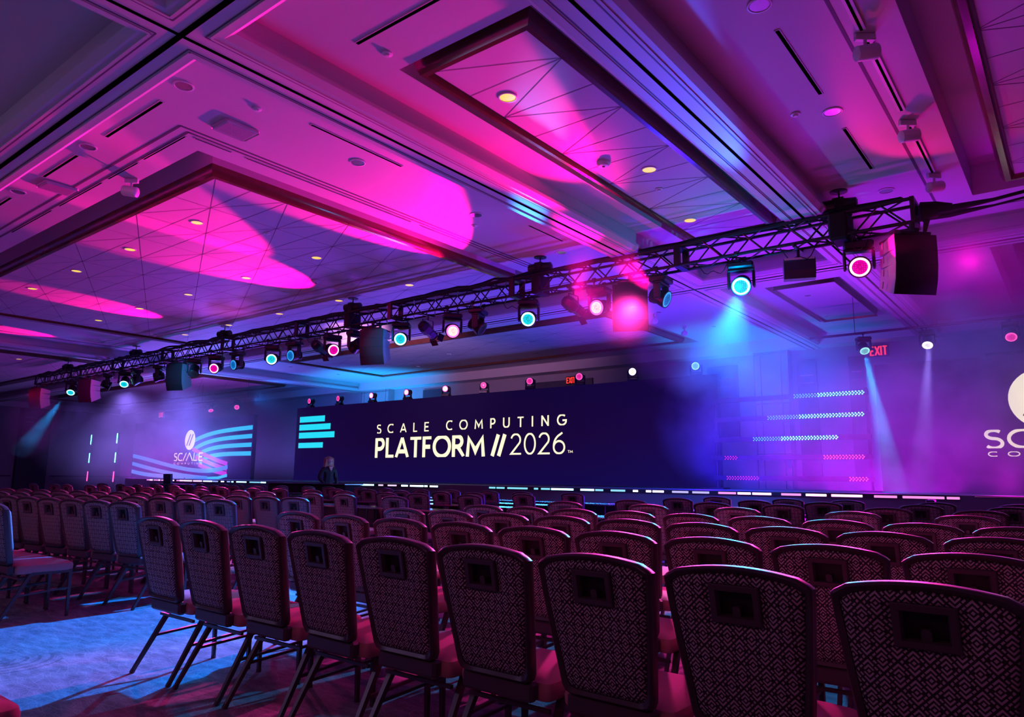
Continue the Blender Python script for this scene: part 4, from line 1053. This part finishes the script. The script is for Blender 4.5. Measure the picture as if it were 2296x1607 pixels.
batten(-6.5, -3.25, 2.52, (-5.24, -3.32), [M_ledb, M_ledc, M_ledc], 'second cyan LED pixel batten from the top, right of the main screen')
batten(-6.5, -3.25, 2.075, (-5.57, -3.78), [M_ledb, M_ledc, M_ledc], 'third and lowest cyan LED pixel batten right of the main screen')
batten(-6.5, -3.25, 1.68, (-4.14, -3.31), [M_ledp], 'upper pinkish red LED pixel batten right of the main screen', extra=(-6.22, -5.89))
batten(-6.5, -3.25, 1.245, (-3.68, -3.31), [M_ledp], 'lowest pinkish red LED pixel batten, lit at both ends, above the stage edge', extra=(-6.19, -5.43))
for (x, lab) in [(-6.45, 'beside the main screen edge'), (-3.3, 'at the free end of the battens')]:
    b = MB(); b.tube([(x, 15.6, STZ), (x, 15.6, 3.05)], .03, 8); b.box(x-.2, x+.2, 15.4, 15.8, STZ, STZ+.03)
    tag(b.build('batten_stand', M_blackp), 'thin black upright carrying the LED battens, '+lab, 'stand', 'uprights of the LED battens')
for sx, x in (('left', -39.1), ('right', -36.2)):
    r = empty('led_tower', (x, 15.5, 0), 'slim black tower of three small LED lights in the left haze, %s one' % sx, 'light tower')
    b = MB(); b.tube([(0, .05, 0), (0, .05, 3.1)], .03, 8); b.box(-.25, .25, -.2, .25, 0, .03); b.build('pole', M_blackp, r)
    for z, m in ((2.84, M_ledc), (1.93, M_ledc), (1.03, M_ledp)):
        b = MB(); b.bbox(-.11, .11, -.03, .03, z-.24, z+.24, .03); o = b.build('lamp', M_blackp, r)
        b = MB()
        for j in range(6): b.lathe([(.055, -.032), (.0005, -.04)], 10, 0, Matrix.Translation((0, 0, z-.19+j*.076)) @ Matrix.Rotation(pi/2, 4, 'X') @ Matrix.Translation((0, 0, .065)))
        b.build('pixels', m, o)

# ------------------------------------------------------------------ exit signs
def exit_sign(x, y, z, label, w=.34, h=.2, rz=0):
    r = empty('exit_sign', (x, y, z), label, 'exit sign', rz)
    b = MB(); b.bbox(-w/2-.03, w/2+.03, 0, .05, -h/2-.03, h/2+.03, .008); b.build('housing', M_blackp, r)
    b = MB(); text(b, 'EXIT', -w/2, w/2, -h/2, h/2, -.004, .17, 0, .14); b.build('lettering', M_exit, r)
exit_sign(-13.2, YF-.12, 4.42, 'red lit EXIT sign above the middle of the main screen')
exit_sign(-3.85, YF-.12, 4.48, 'red lit EXIT sign behind the mint green lamp at the right', .4, .24)
exit_sign(-41.2, YF-.12, 4.5, 'red lit EXIT sign on the far wall at the left', .5, .26)

# ------------------------------------------------------------------ woman
def woman():
    X, Y = -16.95, 13.08
    r = empty('person', (X, Y, 0), 'woman with long blond hair in black clothes standing behind the draped desk, looking down', 'person', 1.5); r.scale = (1.16, 1.1, 1.02)
    me = bpy.data.meshes.new('body'); P = {}; V = []; E = []; R = []
    def j(n_, p, rad, par=None):
        P[n_] = len(V); V.append(p); R.append(rad)
        if par is not None: E.append((P[par], P[n_]))
    j('pel', (0, 0, .95), (.165, .12)); j('wai', (0, 0, 1.10), (.135, .10), 'pel'); j('che', (0, 0, 1.27), (.155, .115), 'wai'); j('sho', (0, 0, 1.38), (.12, .08), 'che')
    j('nec', (0, -.01, 1.45), (.05, .05), 'sho')
    for s in (-1, 1):
        t = str(s)
        j('s'+t, (s*.165, 0, 1.36), (.07, .065), 'sho'); j('e'+t, (s*.24, .03, 1.10), (.058, .055), 's'+t); j('w'+t, (s*.17, -.14, .93), (.032, .03), 'e'+t)
        j('h'+t, (s*.09, 0, .90), (.10, .10), 'pel'); j('k'+t, (s*.09, -.01, .48), (.06, .06), 'h'+t); j('a'+t, (s*.09, .01, .08), (.04, .04), 'k'+t); j('f'+t, (s*.10, -.13, .04), (.035, .03), 'a'+t)
    me.from_pydata(V, E, []); o = bpy.data.objects.new('body', me); COL.objects.link(o); o.parent = r; me.materials.append(M_cloth)
    md = o.modifiers.new('skin', 'SKIN'); sm = o.modifiers.new('sub', 'SUBSURF'); sm.levels = 1; sm.render_levels = 1
    for i, rd in enumerate(R):
        sv = me.skin_vertices[0].data[i]; sv.radius = rd; sv.use_root = (i == 0)
    # head: shaped egg with brow, nose, chin
    def head_pt(a, t):
        z = -.115+.235*t; w = .075*sin(pi*min(1, max(0, t*.92+.06)))**.55; x = w*cos(a); y = w*1.18*sin(a)
        if sin(a) < -.85:
            if .40 < t < .56: y -= .018*(1-abs(t-.46)/.1)
            if .56 < t < .64: y += .006
            if .22 < t < .3: y -= .004
        return (x, y, z)
    b = MB(); L = [[head_pt(2*pi*k/24, i/16) for k in range(24)] for i in range(17)]; b.loops(L, 0, True, True, True)
    T = Matrix.Translation((0, -.02, 1.575)) @ Matrix.Rotation(.35, 4, 'X')
    b.v = [tuple(T @ Vector(v)) for v in b.v]; hd = b.build('head', M_skin, r, True)
    b = MB()
    for s in (-1, 1): b.lathe([(.011, 0), (.007, .006), (.0005, .008)], 8, 0, T @ Matrix.Translation((s*.028, -.082, .015)) @ Matrix.Rotation(pi/2, 4, 'X'))
    b.build('eyes', M_hdark, hd)
    b = MB(); b.box(-.022, .022, -.088, -.08, -.058, -.05, 0, T); b.build('mouth', plain('lips', (.4, .1, .1), .5), hd)
    # hair: cap plus long waves to the chest
    b = MB()
    def hair_pt(a, t):
        z = 1.70-.40*t; f = max(0, -sin(a)); w = .098+.035*t+.012*sin(9*a+7*t)
        if t < .12: w *= sqrt(t/.12+.02)
        x = w*cos(a)*1.02; y = w*1.1*sin(a)
        if f > .35 and t > .16: y = max(y, -.035-.01*t); x = (abs(x)+.045*f)*(1 if x > 0 else -1)*1.0
        return (x, y+.0, z+.01*sin(5*a))
    b.loops([[hair_pt(2*pi*k/36+.001, i/16) for k in range(36)] for i in range(17)], 0, True, True, False); b.build('hair', M_hair, r, True)
    for s in (-1, 1):
        b = MB(); w0 = Vector((s*.17, -.14, .93)); b.bbox(-.035, .035, -.10, .0, -.012, .012, .008, 0, Matrix.Translation(w0))
        for q in range(4): b.tube([w0+Vector((-.027+.018*q, -.09, 0)), w0+Vector((-.028+.019*q, -.13-.012*(q in (1, 2)), -.006)), w0+Vector((-.028+.019*q, -.155-.012*(q in (1, 2)), -.02))], [.009, .008, .006], 6)
        b.tube([w0+Vector((-s*.035, -.03, 0)), w0+Vector((-s*.055, -.06, -.004)), w0+Vector((-s*.055, -.085, -.012))], [.010, .009, .007], 6)
        b.build('hand', M_skin, r, True)
    b = MB(); b.tube([(-.05, -.095, 1.42), (0, -.125, 1.28), (.05, -.095, 1.42)], .012); b.add([(-.045, -.108, 1.42), (.045, -.108, 1.42), (0, -.128, 1.29)], [(0, 1, 2)]); b.build('neckline', M_skin, r)
woman()

# ------------------------------------------------------------------ haze drifting over the stage and round the brightest lamps
def haze(loc, rad, dens, scale, seed, label, lo=.38, hi=.66):
    m = bpy.data.materials.new('haze'); m.use_nodes = True; n = m.node_tree; n.nodes.clear()
    out = n.nodes.new('ShaderNodeOutputMaterial'); v = n.nodes.new('ShaderNodeVolumePrincipled'); v.inputs['Color'].default_value = (.9, .9, .95, 1)
    v.inputs['Anisotropy'].default_value = .1; v.inputs['Emission Strength'].default_value = 0
    co = texco(n)
    ln = n.nodes.new('ShaderNodeVectorMath'); ln.operation = 'LENGTH'; n.links.new(co, ln.inputs[0])
    fall = mth(n, 'SUBTRACT', 1, mth(n, 'MULTIPLY', ln.outputs['Value'], ln.outputs['Value']), clamp=True)
    mp = n.nodes.new('ShaderNodeMapping'); mp.inputs['Location'].default_value = (seed, 0, 0); mp.inputs['Scale'].default_value = tuple(r*scale for r in rad); n.links.new(co, mp.inputs[0])
    f = noise(n, mp.outputs[0], 1.0, 4, .62)
    g = n.nodes.new('ShaderNodeMapRange'); g.inputs['From Min'].default_value = lo; g.inputs['From Max'].default_value = hi; g.inputs['To Min'].default_value = dens*.2; g.inputs['To Max'].default_value = dens*2
    n.links.new(f, g.inputs['Value']); n.links.new(mth(n, 'MULTIPLY', g.outputs[0], fall), v.inputs['Density']); n.links.new(v.outputs[0], out.inputs['Volume'])
    b = MB(); b.lathe([(sin(pi*i/12)+1e-4, -cos(pi*i/12)) for i in range(13)], 24)
    o = b.build('haze', m); o.location = loc; o.scale = rad
    return tag(o, label, 'haze', None, 'stuff')
haze((-2.6, 15.7, 2.4), (5.4, 2.7, 2.5), .24, .8, 3.1, 'blue and violet haze over the LED battens and right screen', .36, .62)
haze((-32.0, 15.0, 2.7), (11.5, 3.0, 2.7), .10, .5, 7.7, 'violet haze over the left side screen and the exit corner')
haze((-4.15, 10.6, 3.45), (1.8, 1.1, 1.15), .36, 1.3, 1.7, 'blue glowing haze under the largest cyan head')
haze((-5.55, 9.1, 3.85), (1.25, .7, 1.0), .12, 1.2, 5.2, 'magenta glowing haze round the glaring head', .2, .6)
haze((-.7, 10.4, 3.9), (1.9, 1.2, .9), .7, 1.2, 9.4, 'magenta haze right of the truss end array')
haze((-28.2, 9.2, 2.9), (2.0, .7, 1.3), .3, 1.4, 2.2, 'blue haze in the beam at the left truss end')
